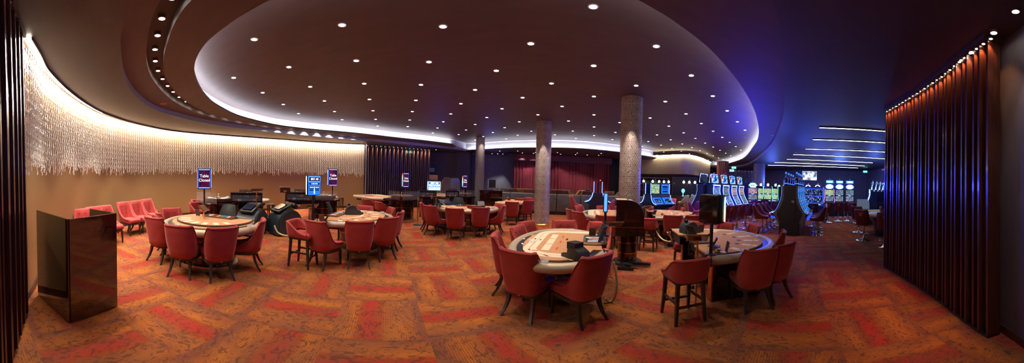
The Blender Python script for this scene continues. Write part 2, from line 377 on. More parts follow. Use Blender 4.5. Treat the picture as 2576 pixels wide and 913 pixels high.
# middle screen backing wall, lounge walls
wall('wall_back_left',V2([(-10.4,12.6),(-8.9,14.6),(-7.2,16.3),(-5.6,16.5),(-3.6,16.75)]),M_grey_wall)
mb=MB(); mb.box((0,0,1.15),(1.5,.06,2.3)); struct(mb,'door_1',mat('dark_service_door',(.015,.013,.018),.3),loc=(-7.55,15.75,0),rz=R(45))
wall('wall_lounge_return',V2([(-3.6,16.2),(-2.75,16.35),(-2.7,17.2)]),mat('brown_grey_wallcovering',(.075,.055,.06),.6,streak=(4,.2,(14,14,1))))
wall('wall_lounge',V2([(-3.0,17.6),(0.1,17.7)]),M_grey_wall)
wall('wall_lounge_back',V2([(0.1,17.6),(3.5,17.7),(8.6,17.4)]),mat('black_stage_paint',(.012,.012,.014),.7))
wall('wall_bar',V2([(8.4,19.0),(12.5,19.6),(18.5,17.6)]),mat('bar_back_wallcovering',(.06,.055,.07),.6,streak=(4,.2,(14,14,1))))
wall('wall_far',V2([(17.6,17.2),(21.3,15.4),(21.4,9.2),(23.4,4.55)]),M_grey_wall)
wall('wall_far_right',V2([(23.4,4.55),(19.06,2.03),(9.0,-4.0)]),M_grey_wall)
wall('wall_right',V2([(2.62,-.89),(2.3,-.96),(1.99,-1.0),(1.4,-1.12),(.3,-1.33)]),mat('mauve_grey_wallcovering',(.085,.068,.075),.6,streak=(5,.14,(12,12,1))))
# short walls closing the shell out of sight
wall('wall_behind',V2([(9.0,-4.2),(-12,-4.2)]),M_grey_wall,base=False)
wall('wall_behind_left',V2([(-12,-4.2),(-12,13)]),M_grey_wall,base=False)
wall('wall_back',V2([(-12,20.5),(9,22.5),(24,20)]),M_grey_wall,base=False)
# LED tape over the bead curtain
wi=offset(wl,.10,False); wi2=offset(wl,.17,False)
E_wall=emat('bead_wall_led',(1.0,.92,.78),WALLLED)
mb=MB(); strip(mb,wi,ZP-.012,wi2,ZP-.012,closed=False)
tag(mb.build('led_strip',E_wall),'warm white LED strip along the top of the bead curtain wall','led strip light')
mb=MB(); w0=offset(wl,.175,False); w1=offset(wl,.19,False); strip(mb,w0,ZP-.05,w0,ZP,closed=False); strip(mb,w1,ZP-.05,w1,ZP,closed=False); strip(mb,w0,ZP-.05,w1,ZP-.05,closed=False)
struct(mb,'trim_bead_track',M_edge)
# ---------------------------------------------------------------- bead curtain (crystal curls on strands)
def bead_curtain():
    import numpy as np
    # arc length param of the wall
    L=[0]
    for a,b in zip(wl[:-1],wl[1:]): L.append(L[-1]+(b-a).length)
    tot=L[-1]
    def pos(s):
        s=max(0,min(tot-1e-4,s)); import bisect
        i=min(len(wl)-2,bisect.bisect_right(L,s)-1); t=(s-L[i])/(L[i+1]-L[i]); p=wl[i].lerp(wl[i+1],t); d=(wl[i+1]-wl[i]).normalized(); return p,d
    # unit curl: half-ring tube in local x (along wall), z, y out
    segs=5; sides=4; base=[]
    for i in range(segs+1):
        a=-PI*.62+PI*1.24*i/segs; cx,cz=math.cos(a)*.024-.010,math.sin(a)*.030
        rr=.0080*(.35+.65*math.sin(PI*i/segs))
        for k in range(sides):
            th=2*PI*k/sides; base.append((cx+math.cos(a)*math.cos(th)*rr,math.sin(th)*rr,cz+math.sin(a)*math.cos(th)*rr))
    base=np.array(base); faces=[]
    for i in range(segs):
        for k in range(sides): faces.append((i*sides+k,i*sides+(k+1)%sides,(i+1)*sides+(k+1)%sides,(i+1)*sides+k))
    faces=np.array(faces); allv=[]; allf=[]; nb=0; rnd=random.Random(3)
    s=.12; col=0
    while s<tot-.02:
        p,d=pos(s); nrm=Vector((d.y,-d.x)); outd=.05+.05*(col%2)
        c=p+nrm*outd; z=ZP-.06-(col%2)*.035-rnd.random()*.01; zend=1.74+rnd.choice((0,.07,.07,.14,-.06))
        k=0
        while z>zend:
            th=math.atan2(d.y,d.x)+rnd.uniform(-.5,.5)+(PI if k%2 else 0); sc=1.0
            ct,sn=math.cos(th),math.sin(th)
            vx=base[:,0]*ct-base[:,1]*sn+c.x; vy=base[:,0]*sn+base[:,1]*ct+c.y; vz=base[:,2]+z
            allv.append(np.stack([vx,vy,vz],1)); allf.append(faces+nb); nb+=len(base)
            z-=.070; k+=1
        s+=.052; col+=1
    v=np.concatenate(allv); f=np.concatenate(allf)
    me=bpy.data.meshes.new('bead_curtain'); me.vertices.add(len(v)); me.vertices.foreach_set('co',v.astype('f').ravel())
    me.loops.add(f.size); me.loops.foreach_set('vertex_index',f.astype('i').ravel()); me.polygons.add(len(f)); me.polygons.foreach_set('loop_start',np.arange(0,f.size,4,dtype='i'))
    me.update(); me.validate(); me.polygons.foreach_set('use_smooth',[True]*len(me.polygons)); me.materials.append(M_bead)
    o=bpy.data.objects.new('bead_curtain',me); COL.objects.link(o)
    tag(o,'curtain of clear crystal curls on strands hanging before the curved bronze wall','bead curtain',kind='stuff')
M_bead=mat('crystal_bead',(.98,.96,.92),.15,spec=.9,coat=.5)
_nt=M_bead.node_tree; _b=_nt.nodes['Principled BSDF']; _t=_nt.nodes.new('ShaderNodeBsdfTranslucent'); _t.inputs[0].default_value=(.97,.94,.88,1); _m=_nt.nodes.new('ShaderNodeMixShader'); _m.inputs[0].default_value=.45
_nt.links.new(_b.outputs[0],_m.inputs[1]); _nt.links.new(_t.outputs[0],_m.inputs[2]); _nt.links.new(_m.outputs[0],_nt.nodes['Material Output'].inputs[0])
bead_curtain()
# ---------------------------------------------------------------- fin screens
M_fin=mat('dark_mahogany_lacquer',(.060,.017,.011),.30,coat=.15,streak=(4,.35,(10,10,1)))
M_fin_mid=mat('dark_bronze_fin',(.15,.115,.14),.4)
def fin_screen(label,pts,n,depth,thick,m,z1=ZP-.06,z0=.04,lampE=None,every=1,skew=0,lampP=0,side=1):
    t=thing('fin_screen',label,'slatted screen',(pts[0].x,pts[0].y,0))
    org=pts[0]; P=[p-org for p in pts]; L=[0]
    for a,b in zip(P[:-1],P[1:]): L.append(L[-1]+(b-a).length)
    def pos(s):
        for i in range(len(P)-1):
            if s<=L[i+1]+1e-6: break
        u=(s-L[i])/(L[i+1]-L[i]); return P[i].lerp(P[i+1],u),(P[i+1]-P[i]).normalized()
    mb=MB(); tr=offset(P,.04*side,False); tr2=offset(P,-.04*side,False)
    for k in range(len(P)-1):
        a,b=P[k],P[k+1]; d=b-a; mb.box(((a.x+b.x)/2,(a.y+b.y)/2,z1+.03),(d.length+.02,depth+.05,.06),math.atan2(d.y,d.x))
    mb.build('top_rail',M_edge,t)
    mb=MB()
    for k in range(len(P)-1):
        a,b=P[k],P[k+1]; d=b-a; mb.box(((a.x+b.x)/2,(a.y+b.y)/2,.02),(d.length+.02,depth*.8,.04),math.atan2(d.y,d.x))
    mb.build('bottom_rail',M_black,t)
    for k in range(n):
        p,d=pos(L[-1]*k/(n-1)); a=math.atan2(d.y,d.x)+skew
        mb=MB(); mb.box((0,0,(z0+z1)/2),(thick,depth*(1 if k%2 else .82),z1-z0),0)
        mb.build('fin',m,t,(p.x,p.y,0),a)
        if lampE and k%every==0:
            q=p+Vector((d.y,-d.x))*side*(depth/2-.03)+d*.05
            mb=MB(); mb.lathe([(.028,0),(.028,-.02),(.02,-.022)],(0,0,0),10); mb.lathe([(.019,-.0225),(.001,-.0225)],(0,0,0),10,1)
            mb.build('spotlight',[M_steel,lampE],t,(q.x,q.y,z1-.001))
            if lampP: spot((q.x+org.x,q.y+org.y,z1-.05),lampP,(1,.42,.14),75,.8,.015,'screen_lamp')
    return t
def spot(loc,power,col=(1,.9,.78),size=60,blend=.5,rad=.03,name='downlight_or_fill_lamp',aim=None):
    l=bpy.data.lights.new(name,'SPOT'); l.energy=power; l.color=col; l.spot_size=R(size); l.spot_blend=blend; l.shadow_soft_size=rad
    o=bpy.data.objects.new(name,l); COL.objects.link(o); o.location=loc
    if aim is not None: o.rotation_euler=(Vector(aim)-Vector(loc)).to_track_quat('-Z','Y').to_euler()
    return o
def area(loc,power,col,sx,sy,aim,name='area_lamp'):
    l=bpy.data.lights.new(name,'AREA'); l.shape='RECTANGLE'; l.size=sx; l.size_y=sy; l.energy=power; l.color=col
    o=bpy.data.objects.new(name,l); COL.objects.link(o); o.location=loc; o.rotation_euler=(Vector(aim)-Vector(loc)).to_track_quat('-Z','Y').to_euler(); return o
E_fin=emat('fin_lamp',(1,.75,.45),14); E_fin2=emat('fin_lamp_bright',(1,.95,.85),60)
fin_screen('tall dark mahogany fin screen curving along the right side of the room',V2([(5.41,.58),(4.92,.27),(4.26,-.11),(3.57,-.43),(2.95,-.63),(2.5,-.78)]),25,.19,.035,M_fin,lampE=E_fin,every=1,lampP=8,side=1)
fin_screen('dark mahogany fin screen at the left edge beside the bead wall',V2([(-2.72,-.98),(-2.3,-.9),(-1.95,-.83),(-1.6,-.76),(-1.2,-.72)]),14,.17,.035,M_fin,lampE=E_fin,every=2,lampP=5,side=-1)
fin_screen('dark bronze fin screen between the bead wall and the grey wall',V2([(-7.45,11.63),(-6.21,13.04),(-4.9,14.52)]),32,.20,.035,M_fin_mid,lampE=E_fin,every=2,lampP=22,side=1)
# ---------------------------------------------------------------- seating
def smooth(x): x=max(0,min(1,x)); return x*x*(3-2*x)
def shell(mb,wb,wt,dep,zb,zt,zfront,lean,th,nose=.075,m=0,hfun=None,rim=None,rc=.085,crv=.05):
    """upholstered shell: U shaped plan open to +Y. wb/wt = half width bottom/top, dep = side length"""
    yb=-.24
    def plan(s,w):       # s in -1..1 along the U ; returns (x,y) outer
        back=w-rc; arc=rc*PI/2; side=dep-rc; tot=back+arc+side; q=abs(s)*tot; sg=1 if s>0 else -1
        if q<back: x=q; y=yb-crv*(1-(q/w)**2); nx,ny=0,-1
        elif q<back+arc:
            a=(q-back)/rc; x=back+rc*math.sin(a); y=yb+rc-rc*math.cos(a)-crv*(1-(back/w)**2)*(1-math.sin(a)); nx,ny=math.sin(a),-math.cos(a)
        else: x=w; y=yb+rc+(q-back-arc); nx,ny=1,0
        return sg*x,y,sg*nx,ny
    N=44; rings=[]; rimpts=[]
    for i in range(N+1):
        s=-1+2*i/N
        x0,y0,_,_=plan(s,wb); d=max(0,y0-yb)
        h=hfun(d)
        col=[]
        def pt(z,ins):
            f=max(0,(z-zb)/(zt-zb)); w=wb+(wt-wb)*f; x,y,nx,ny=plan(s,w)
            ly=-lean*f**1.15
            bulge=.012*math.sin(PI*min(1,f*1.1))
            return (x-nx*(ins-bulge),y+ly-ny*(ins-bulge),z)
        zs=[zb,zb+.015]+[zb+.015+(h-.03-zb-.015)*k/5 for k in range(1,6)]
        col.append(pt(zb,.02)); 
        for z in zs[1:]: col.append(pt(z,0.0))
        col.append(pt(h-.008,.012)); col.append(pt(h,th*.5)); col.append(pt(h-.008,th-.012)); col.append(pt(h-.03,th))
        rimpts.append(pt(h-.022,-.003))
        zi=min(h-.04,zb+.10)
        for k in range(1,5): col.append(pt(h-.03+(zi-(h-.03))*k/4,th))
        rings.append(col)
    mb.loft(rings,m,True,True,closed=False)
    if rim is not None: rim.tube(rimpts,.005,6)
def h_chair(d):
    pts=[(0,.90),(.035,.912),(.06,.905),(.075,.86),(.09,.79),(.11,.71),(.14,.62),(.18,.55),(.24,.50),(.33,.475),(.5,.462)]
    for (a,b),(c,e) in zip(pts[:-1],pts[1:]):
        if d<=c: return b+(e-b)*max(0,(d-a))/(c-a)
    return pts[-1][1]
def make_chair():
    t=thing('dining_chair','x','chair')
    mb=MB(); pip=MB(); shell(mb,.212,.268,.46,.335,.905,.46,.10,.062,hfun=h_chair,rim=pip)
    b=mb.build('backrest',M_velvet,t,ang=60)
    pip.build('piping',M_velvet_dark,b)
    for zz in (.60,.70,.80):
        for xx in (-.075,.075):
            f=(zz-.335)/.57; y=-.24-.045+.062-.10*f**1.15+.004
            mb=MB(); mb.M=T(xx,y,zz,rx=-PI/2); mb.lathe([(.001,.012),(.010,.009),(.013,0),(.013,-.004)],(0,0,0),8); mb.build('tufting_button',M_velvet_dark,b)
    mb=MB(); mb.rbox((0,.015,.40),(.405,.47,.12),.05); mb.build('seat',M_velvet,t,ang=60)
    mb=MB(); ring=[]
    poly=[]
    for k in range(28):
        a=2*PI*k/28; ex=.55; poly.append((.225*abs(math.cos(a))**ex*(1 if math.cos(a)>0 else -1), .245*abs(math.sin(a))**ex*(1 if math.sin(a)>0 else -1)+.0))
    mb.prism(poly,.298,.338); mb.build('seat_frame',M_darkwood,t)
    for sx in (-1,1):
        mb=MB(); mb.leg([(sx*.180,.195,.31),(sx*.183,.203,.15),(sx*.186,.208,0)],[.044,.036,.026]); mb.build('leg',M_darkwood,t)
        mb=MB(); mb.leg([(sx*.150,-.195,.31),(sx*.156,-.215,.20),(sx*.168,-.255,.10),(sx*.190,-.315,0)],[(.042,.05),(.038,.044),(.033,.036),(.026,.028)]); mb.build('leg',M_darkwood,t)
    mb=MB(); mb.box((0,-.2485,.318),(.034,.006,.012)); tag(mb.build('maker_plate',M_copper,t),'small copper plate on the rear rail')
    return t
def make_stool():
    t=thing('bar_stool','x','bar stool')
    def hf(d):
        pts=[(0,.86),(.07,.86),(.11,.835),(.17,.77),(.24,.705),(.30,.67),(.4,.65),(.6,.64)]
        for (a,b),(c,e) in zip(pts[:-1],pts[1:]):
            if d<=c: return b+(e-b)*max(0,(d-a))/(c-a)
        return pts[-1][1]
    mb=MB(); pip=MB(); shell(mb,.205,.240,.40,.565,.86,.64,.03,.055,hfun=hf,rim=pip,rc=.10,crv=.03); b=mb.build('backrest',M_velvet,t,ang=60); pip.build('piping',M_velvet_dark,b)
    mb=MB(); mb.rbox((0,0,.60),(.37,.42,.10),.04); mb.build('seat',M_velvet,t,ang=60)
    mb=MB(); mb.rbox((0,-.01,.548),(.37,.40,.035),.012); mb.build('seat_frame',M_darkwood,t)
    for sx in (-1,1):
        for sy in (-1,1):
            mb=MB(); mb.leg([(sx*.155,sy*.165-.01,.55),(sx*.165,sy*.18-.01,.25),(sx*.178,sy*.20-.01,0)],[.042,.038,.028]); mb.build('leg',M_darkwood,t)
    for a,b_,z in (((-.165,.17),(.165,.17),.20),((-.165,-.19),(.165,-.19),.24),((-.165,-.19),(-.165,.17),.29),((.165,-.19),(.165,.17),.29)):
        mb=MB(); mb.box(((a[0]+b_[0])/2,(a[1]+b_[1])/2,z),(abs(a[0]-b_[0])+.03 if a[0]!=b_[0] else .022,abs(a[1]-b_[1])+.03 if a[1]!=b_[1] else .022,.03)); mb.build('stretcher',M_darkwood,t)
    return t
def monogram():
    mb=MB(); w=.012
    def seg(a,b):
        a=Vector(a); b=Vector(b); d=(b-a).normalized(); n=Vector((-d.y,d.x))*w/2
        mb.prism([(a+n)[:], (a-n)[:], (b-n)[:], (b+n)[:]],-.0015,.0015)
    seg((-.045,-.03),(-.045,.05)); seg((-.045,.05),(0,.005)); seg((0,.005),(.045,.05)); seg((.045,.05),(.045,-.03)); seg((-.03,-.05),(0,-.02)); seg((0,-.02),(.03,-.05)); seg((-.012,-.06),(.02,-.028))
    return mb
def make_slot_chair(matr=None,name='slot_chair'):
    m=matr or M_burg; t=thing(name,'x','casino chair')
    def hf(d):
        pts=[(0,1.055),(.035,1.06),(.06,1.05),(.08,.99),(.10,.90),(.13,.81),(.17,.74),(.24,.69),(.34,.66),(.5,.64)]
        for (a,b),(c,e) in zip(pts[:-1],pts[1:]):
            if d<=c: return b+(e-b)*max(0,(d-a))/(c-a)
        return pts[-1][1]
    mb=MB(); shell(mb,.205,.245,.43,.53,1.06,.65,.10,.055,hfun=hf); b=mb.build('backrest',m,t,ang=60)
    if name=='slot_chair':
        g=monogram(); 
        for q in range(len(g.v)): x,y,z=g.v[q]; zz=.90+y; f=(zz-.53)/.53; g.v[q]=(-x,-.24-.10*f**1.15-.05-.012+z-.001,zz)
        tag(g.build('monogram',M_gold,b),'gold angular monogram on the chair back')
    mb=MB(); mb.rbox((0,.015,.595),(.39,.44,.11),.045); mb.build('seat',m,t,ang=60)
    mb=MB(); mb.lathe([(.25,0),(.255,.012),(.23,.022),(.12,.035),(.06,.06),(.04,.10),(.04,.30),(.03,.31),(.03,.52),(.09,.53),(.09,.545)],(0,0,0),24); mb.build('pedestal',M_chrome,t)
    mb=MB(); pts=[(.19*math.cos(a),.05+.19*math.sin(a),.20) for a in [R(-60+300*k/18) for k in range(19)]]; mb.tube(pts,.011,8); mb.cyl((0,.03,.20),(.0,.24,.20),.009); mb.build('footrest',M_chrome,t)
    return t
def make_tabouret():
    t=thing('tabouret','x','stool')
    mb=MB(); mb.lathe([(.14,.60),(.155,.605),(.155,.628),(.13,.634),(.001,.634)],(0,0,0),24); mb.build('seat',M_darkwood,t)
    mb=MB(); mb.lathe([(.118,.18),(.135,.18),(.135,.20),(.118,.20)],(0,0,0),20,caps=False); mb.build('foot_ring',M_darkwood,t)
    for k in range(6):
        a=2*PI*k/6; mb=MB(); mb.leg([(.125*math.cos(a),.125*math.sin(a),.60),(.12*math.cos(a),.12*math.sin(a),.25),(.16*math.cos(a),.16*math.sin(a),0)],[.03,.024,.024]); mb.build('leg',M_darkwood,t)
    return t
# ---------------------------------------------------------------- gaming tables
TPR=[0]
def dcurve(W,Dp,p=2.35,n=40,y0=0.0):
    out=[]; tp=TPR[0]
    if isinstance(tp,tuple):
        cy=tp[1]
        for k in range(n+1):
            a=R(-66+312*k/n); c,s=math.cos(a),math.sin(a); e=2/2.08
            out.append(Vector((W/2*abs(c)**e*(1 if c>=0 else -1),cy+(Dp-cy)*abs(s)**e*(1 if s>=0 else -1))))
        return out
    for k in range(n+1):
        a=PI*k/n; c,s=math.cos(a),math.sin(a)
        y=y0+(Dp-y0)*(s**(2/p)) if s>0 else y0; x=W/2*(abs(c)**(2/p))*(1 if c>=0 else -1)
        q=max(0,1-y/(.42*Dp)); out.append(Vector((x*(1-tp*q*q),y)))
    return out
rail_r0=.062
def gaming_table(name,label,M,n,W=2.36,Dp=1.5,plinth=(.44,.40),shape='arc',inner=None,gap='thin',ped='round',notch=.42,tp=.08):
    TPR[0]=('oval',Dp/2) if tp=='oval' else tp
    xe=(W/2-rail_r0)*(.46 if tp=='oval' else 1-tp) if True else 0
    M=Vector(M); n=Vector(n).normalized(); rz=rot_to(n)
    t=thing(name,label,'gaming table',(M.x,M.y,0),rz)
    rail_r=.065
    C=dcurve(W-2*rail_r,Dp-rail_r)            # rail centre line from +x end round to -x end
    g=.075
    felt=dcurve(W-4*rail_r-2*g*.6,Dp-2*rail_r-g)
    # felt top with dealer notch
    nw=notch; poly=[(p.x,p.y) for p in felt]+[(-nw,0),(-nw+.06,.13),(nw-.06,.13),(nw,0)]
    mb=MB(); mb.prism(poly,.762,.785); mb.build('felt_top',M_felt,t,smooth=False)
    mb=MB(); inner_=[(p.x,p.y) for p in dcurve(W-2*rail_r-.02,Dp-rail_r-.01)]; mb.prism(inner_+[(-nw,0.01),(-nw+.06,.14),(nw-.06,.14),(nw,0.01)],.72,.7615); mb.build('drink_rail',M_black,t,smooth=False)
    # padded rail
    mb=MB(); rings=[]
    for i,p in enumerate(C):
        a=C[max(0,i-1)]; b=C[min(len(C)-1,i+1)]; d=(b-a).normalized(); nn=Vector((d.y,-d.x))  # outward
        ring=[]
        for k in range(14):
            th=2*PI*k/14; ring.append((p.x+nn.x*math.cos(th)*rail_r,p.y+nn.y*math.cos(th)*rail_r,.725+math.sin(th)*.064))
        rings.append(ring)
    mb.loft(rings,0,True,True); mb.build('padded_rail',M_rail,t,ang=60)
    for s in (-1,1):
        mb=MB(); e_=C[0 if s>0 else -1]; mb.box((e_.x,e_.y-.008,.725),(.135,.02,.132)); mb.build('rail_end_cap',M_lacq,t)
    # apron
    ap=[(p.x,p.y) for p in dcurve(W-.40,Dp-.20)]; mb=MB(); mb.prism(ap+[(-nw,.02),(-nw,.3),(nw,.3),(nw,.02)],.60,.7195); mb.build('apron',M_lacq,t)
    cy=Dp*.46
    if ped=='round':
        mb=MB(); mb.lathe([(.9,.10),(.9,.60)],(0,cy,0),32,sx=plinth[0],sy=plinth[1]); pd=mb.build('pedestal',M_lacq,t)
        for z in (.25,.45):
            mb=MB(); mb.lathe([(.90,z),(.925,z),(.925,z+.025),(.90,z+.025)],(0,cy,0),32,sx=plinth[0],sy=plinth[1],caps=False); tag(mb.build('band',M_copper,pd),'copper band')
        mb=MB(); mb.lathe([(1.0,0),(1.0,.10),(.9,.105)],(0,cy,0),36,sx=plinth[0],sy=plinth[1]); mb.build('plinth',M_steel,t)
    else:
        for s in (-1,1):
            mb=MB(); mb.box((s*(W/2-.42),cy*.8,.30),(.12,.75,.60)); mb.build('pedestal',M_lacq,t)
            mb=MB(); mb.box((s*(W/2-.42),cy*.8-.385,.30),(.122,.02,.60)); mb.build('band',M_copper,t)
        mb=MB(); mb.box((0,cy*.9,.33),(W-.9,.10,.50)); mb.build('modesty_panel',M_lacq,t)
    return t
def poly_print(mb,pts,z=.7862,m=0):
    mb.prism(pts,z-.0012,z,m)
def rot2(x,y,a): return (x*math.cos(a)-y*math.sin(a),x*math.sin(a)+y*math.cos(a))
def band_print(mb,a0,a1,rx0,ry0,rx1,ry1,cy,z=.7862,m=0,n=24):
    for k in range(n):
        A=a0+(a1-a0)*k/n; B=a0+(a1-a0)*(k+1)/n
        mb.prism([(rx0*math.cos(A),cy+ry0*math.sin(A)),(rx1*math.cos(A),cy+ry1*math.sin(A)),(rx1*math.cos(B),cy+ry1*math.sin(B)),(rx0*math.cos(B),cy+ry0*math.sin(B))],z-.0012,z,m)
def blackjack_print(t,seats=7,arc=True,coins=True,cards=False,z=.7862):
    mb=MB()
    if arc: band_print(mb,R(12),R(168),.48,.40,.545,.455,.28,z)
    dots=MB()
    for k in range(seats):
        a=R(16+(148)*k/(seats-1)); cx,cy=.74*math.cos(a),.28+.66*math.sin(a)
        c=[]
        for (x,y) in ((-.045,.0),(.045,.0),(.045,.15),(-.045,.15)):
            u,v=rot2(x,y,a-PI/2); c.append((cx+u,cy+v))
        poly_print(mb,c,z)
        if cards:
            for j in (1,2):
                c=[]
                for (x,y) in ((-.05,.17+.09*(j-1)),(.05,.17+.09*(j-1)),(.05,.245+.09*(j-1)),(-.05,.245+.09*(j-1))):
                    u,v=rot2(x,y,a-PI/2); c.append((cx+u,cy+v))
                if j==1: poly_print(mb,c,z)
        ux,uy=rot2(0,-.075,a-PI/2); dots=MB(); dots.lathe([(.034,z-.0012),(.034,z+.001),(.001,z+.001)],(cx+ux,cy+uy,0),14); dots.build('betting_spot',mat('blue_black_print',(.02,.018,.10),.8),t,smooth=False)
    mb.build('layout_print',M_feltw,t,smooth=False)
    mb=MB(); band_print(mb,R(25),R(155),.36,.28,.385,.30,.24,z); tag(mb.build('layout_arc',mat('faded_red_print',(.62,.24,.12),.9),t,smooth=False),'faint red arc')
def racetrack_print(t,z=.7862):
    "long white double track with three bars (baccarat style layout)"
    mb=MB()
    def rt(hw,y0,y1,r):
        pts=[]
        for cx,cy,a0 in ((-hw+r,y1-r,90),(-hw+r,y0+r,180),):
            pass
        # open U: down left end, along players side, down right end
        P=[]
        for k in range(9): a=R(0+90*k/8); P.append((hw-r+r*math.cos(a),y1-r+r*math.sin(a)))
        for k in range(9): a=R(90+90*k/8); P.append((-hw+r+r*math.cos(a),y1-r+r*math.sin(a)))
        return [(hw,y0)]+P+[(-hw,y0)]
    for (h1,t1,r1,h0,t0,r0) in ((.84,1.14,.36,.76,1.065,.30),(.75,1.055,.29,.67,.975,.22)):
        A=rt(h1,.28,t1,r1); B=rt(h0,.28,t0,r0)
        for k in range(len(A)-1): mb.prism([A[k],A[k+1],B[k+1],B[k]],z-.0012,z)
    for x0,x1 in ((-.55,-.22),(-.19,.12),(.15,.48)): poly_print(mb,[(x0,.80),(x1,.80),(x1,.90),(x0,.90)],z)
    for k in range(9):
        a=R(12+156*k/8); cx,cy=.93*math.cos(a)*1.0,.28+.98*math.sin(a)
        c=[]
        for (x,y) in ((-.035,-.012),(.035,-.012),(.035,.012),(-.035,.012)): u,v=rot2(x,y,a-PI/2); c.append((cx+u,cy+v))
        poly_print(mb,c,z)
    mb.build('layout_print',M_feltw,t,smooth=False)
    mb=MB()
    for x in (-.42,-.03,.33): poly_print(mb,[(x-.07,.70),(x+.07,.70),(x+.07,.725),(x-.07,.725)],z)
    poly_print(mb,[(-.02,1.005),(.07,1.005),(.07,1.03),(-.02,1.03)],z+.0006); poly_print(mb,[(-.62,.92),(-.59,.92),(-.59,1.0),(-.62,1.0)],z+.0006)
    tag(mb.build('layout_lettering',M_feltr,t,smooth=False),'small red markings')
    mb=MB(); poly_print(mb,[(.02,1.09),(.09,1.09),(.09,1.115),(.02,1.115)],z+.0006); poly_print(mb,[(.1,.62),(.22,.62),(.22,.65),(.1,.65)],z); mb.build('layout_marks',M_feltk,t,smooth=False)
CHIPC=[(.5,.03,.03),(.75,.75,.7),(.05,.15,.5),(.03,.3,.12),(.30,.08,.35),(.75,.45,.12),(.02,.02,.02)]
M_chips=[mat('chip_%s'%n,c,.45) for n,c in zip(('red','white','blue','green','purple','amber','black'),CHIPC)]
def chip_tray(t,x=0,y=.14,w=.62,d=.27,z=.786,frame=None,rz=0,full=True):
    mb=MB(); mb.M=T(x,y,z,rz)
    mb.box((0,-d/2,.012),(w,.035,.03)); mb.box((0,d/2,.012),(w,.035,.03)); mb.box((-w/2,0,.012),(.035,d+.035,.03)); mb.box((w/2,0,.012),(.035,d+.035,.03))
    tr=mb.build('chip_tray',frame or mat('walnut_frame',(.16,.075,.04),.35),t)
    mb=MB(); mb.M=T(x,y,z,rz); mb.box((0,0,0),(w-.03,d-.03,.006)); mb.build('tray_well',M_black,tr)
    mb=MB(); mb.M=T(x,y,z,rz); rnd=random.Random(int(w*1000)); n=10
    for k in range(n):
        cx=-w/2+.035+(w-.07)*(k+.5)/n; L=(d-.05)*(.55+.45*rnd.random()) if full else (d-.05)*.35
        mb.cyl((cx,-d/2+.03,.014),(cx,-d/2+.03+L,.014),.019,n=10,m=k%7)
    mb.build('chip_row',M_chips,tr)
def ashtray(x,y,z,label,group='glass ashtrays'):
    mb=MB(); mb.lathe([(.045,0),(.055,.004),(.062,.035),(.056,.036),(.046,.010),(.001,.008)],(0,0,0),20); 
    return tag(mb.build('ashtray',M_glass,None,(x,y,z+.001)),label,'ashtray',group)
def bell(x,y,z,label):
    t=thing('service_bell',label,'bell',(x,y,z+.001)); mb=MB(); mb.lathe([(.042,0),(.045,.008),(.03,.014)],(0,0,0),20); mb.build('base',M_brass,t)
    mb=MB(); mb.lathe([(.042,.018),(.041,.03),(.032,.046),(.012,.054),(.001,.055)],(0,0,0),20); mb.build('dome',M_brass,t)
    mb=MB(); mb.lathe([(.004,.054),(.004,.064),(.009,.068),(.006,.074),(.001,.075)],(0,0,0),12); mb.build('plunger',M_brass,t); return t
def shuffler(x,y,z,rz,label):
    t=thing('card_shuffler',label,'card shuffler',(x,y,z+.001),rz)
    prof=[(-.18,0),(.17,0),(.18,.03),(.17,.09),(.10,.115),(.06,.18),(0,.215),(-.08,.205),(-.15,.16),(-.18,.08)]
    mb=MB(); mb.vprism(prof,-.10,.10); mb.build('body',M_char,t,ang=50)
    mb=MB(); mb.vprism([(p[0]*.93,.01+p[1]*.93) for p in prof],-.112,-.099); mb.vprism([(p[0]*.93,.01+p[1]*.93) for p in prof],.099,.112); mb.build('side_cover',M_navy,t,ang=50)
    mb=MB(); mb.rbox((0,.19,.03),(.15,.09,.05),.012); mb.build('card_mouth',M_black,t)
    mb=MB(); mb.box((0,-.10,.225),(.05,.05,.045)); mb.build('sensor',M_black,t)
    mb=MB(); mb.box((0,.115,.10),(.10,.02,.03)); mb.build('display',M_steel,t); return t
def card_shoe(x,y,z,rz,label):
    t=thing('card_shoe',label,'card shoe',(x,y,z+.001),rz)
    prof=[(-.20,0),(.22,0),(.22,.05),(.10,.075),(.09,.16),(-.04,.18),(-.16,.12)]
    mb=MB(); mb.vprism(prof,-.10,.10); mb.build('body',M_black,t,ang=45)
    mb=MB(); mb.box((0,.035,.195),(.17,.17,.10)); mb.build('card_box',M_black,t)
    mb=MB(); mb.box((0,.17,.062),(.15,.11,.008),rx=R(-12)); mb.build('keypad',mat('dark_glass',(.01,.02,.05),.08,coat=1),t); return t
def tablet(x,y,z,rz,label,scr=None):
    t=thing('tablet_display',label,'tablet',(x,y,z+.001),rz)
    mb=MB(); mb.box((0,.0,.075),(.14,.012,.12),rx=R(28)); sc_=mb.build('screen',M_black,t)
    mb=MB(); mb.box((0,-.0075,.071),(.12,.002,.10),rx=R(28)); mb.build('glass',scr or mat('tablet_glass',(.02,.02,.03),.08),t)
    mb=MB(); mb.box((0,.045,.006),(.12,.11,.01)); mb.leg([(0,.06,.01),(0,.02,.06)],[.03,.02]); mb.build('stand',M_black,t); return t
def sign_holder(x,y,z,rz,label,m=None):
    t=thing('sign_holder',label,'sign holder',(x,y,z+.001),rz)
    mb=MB(); mb.box((0,0,.075),(.11,.006,.145),rx=R(12)); mb.build('card',m or mat('dark_card',(.05,.04,.04),.5),t)
    mb=MB(); mb.box((0,.03,.004),(.11,.08,.006)); mb.build('foot',M_glass,t); return t
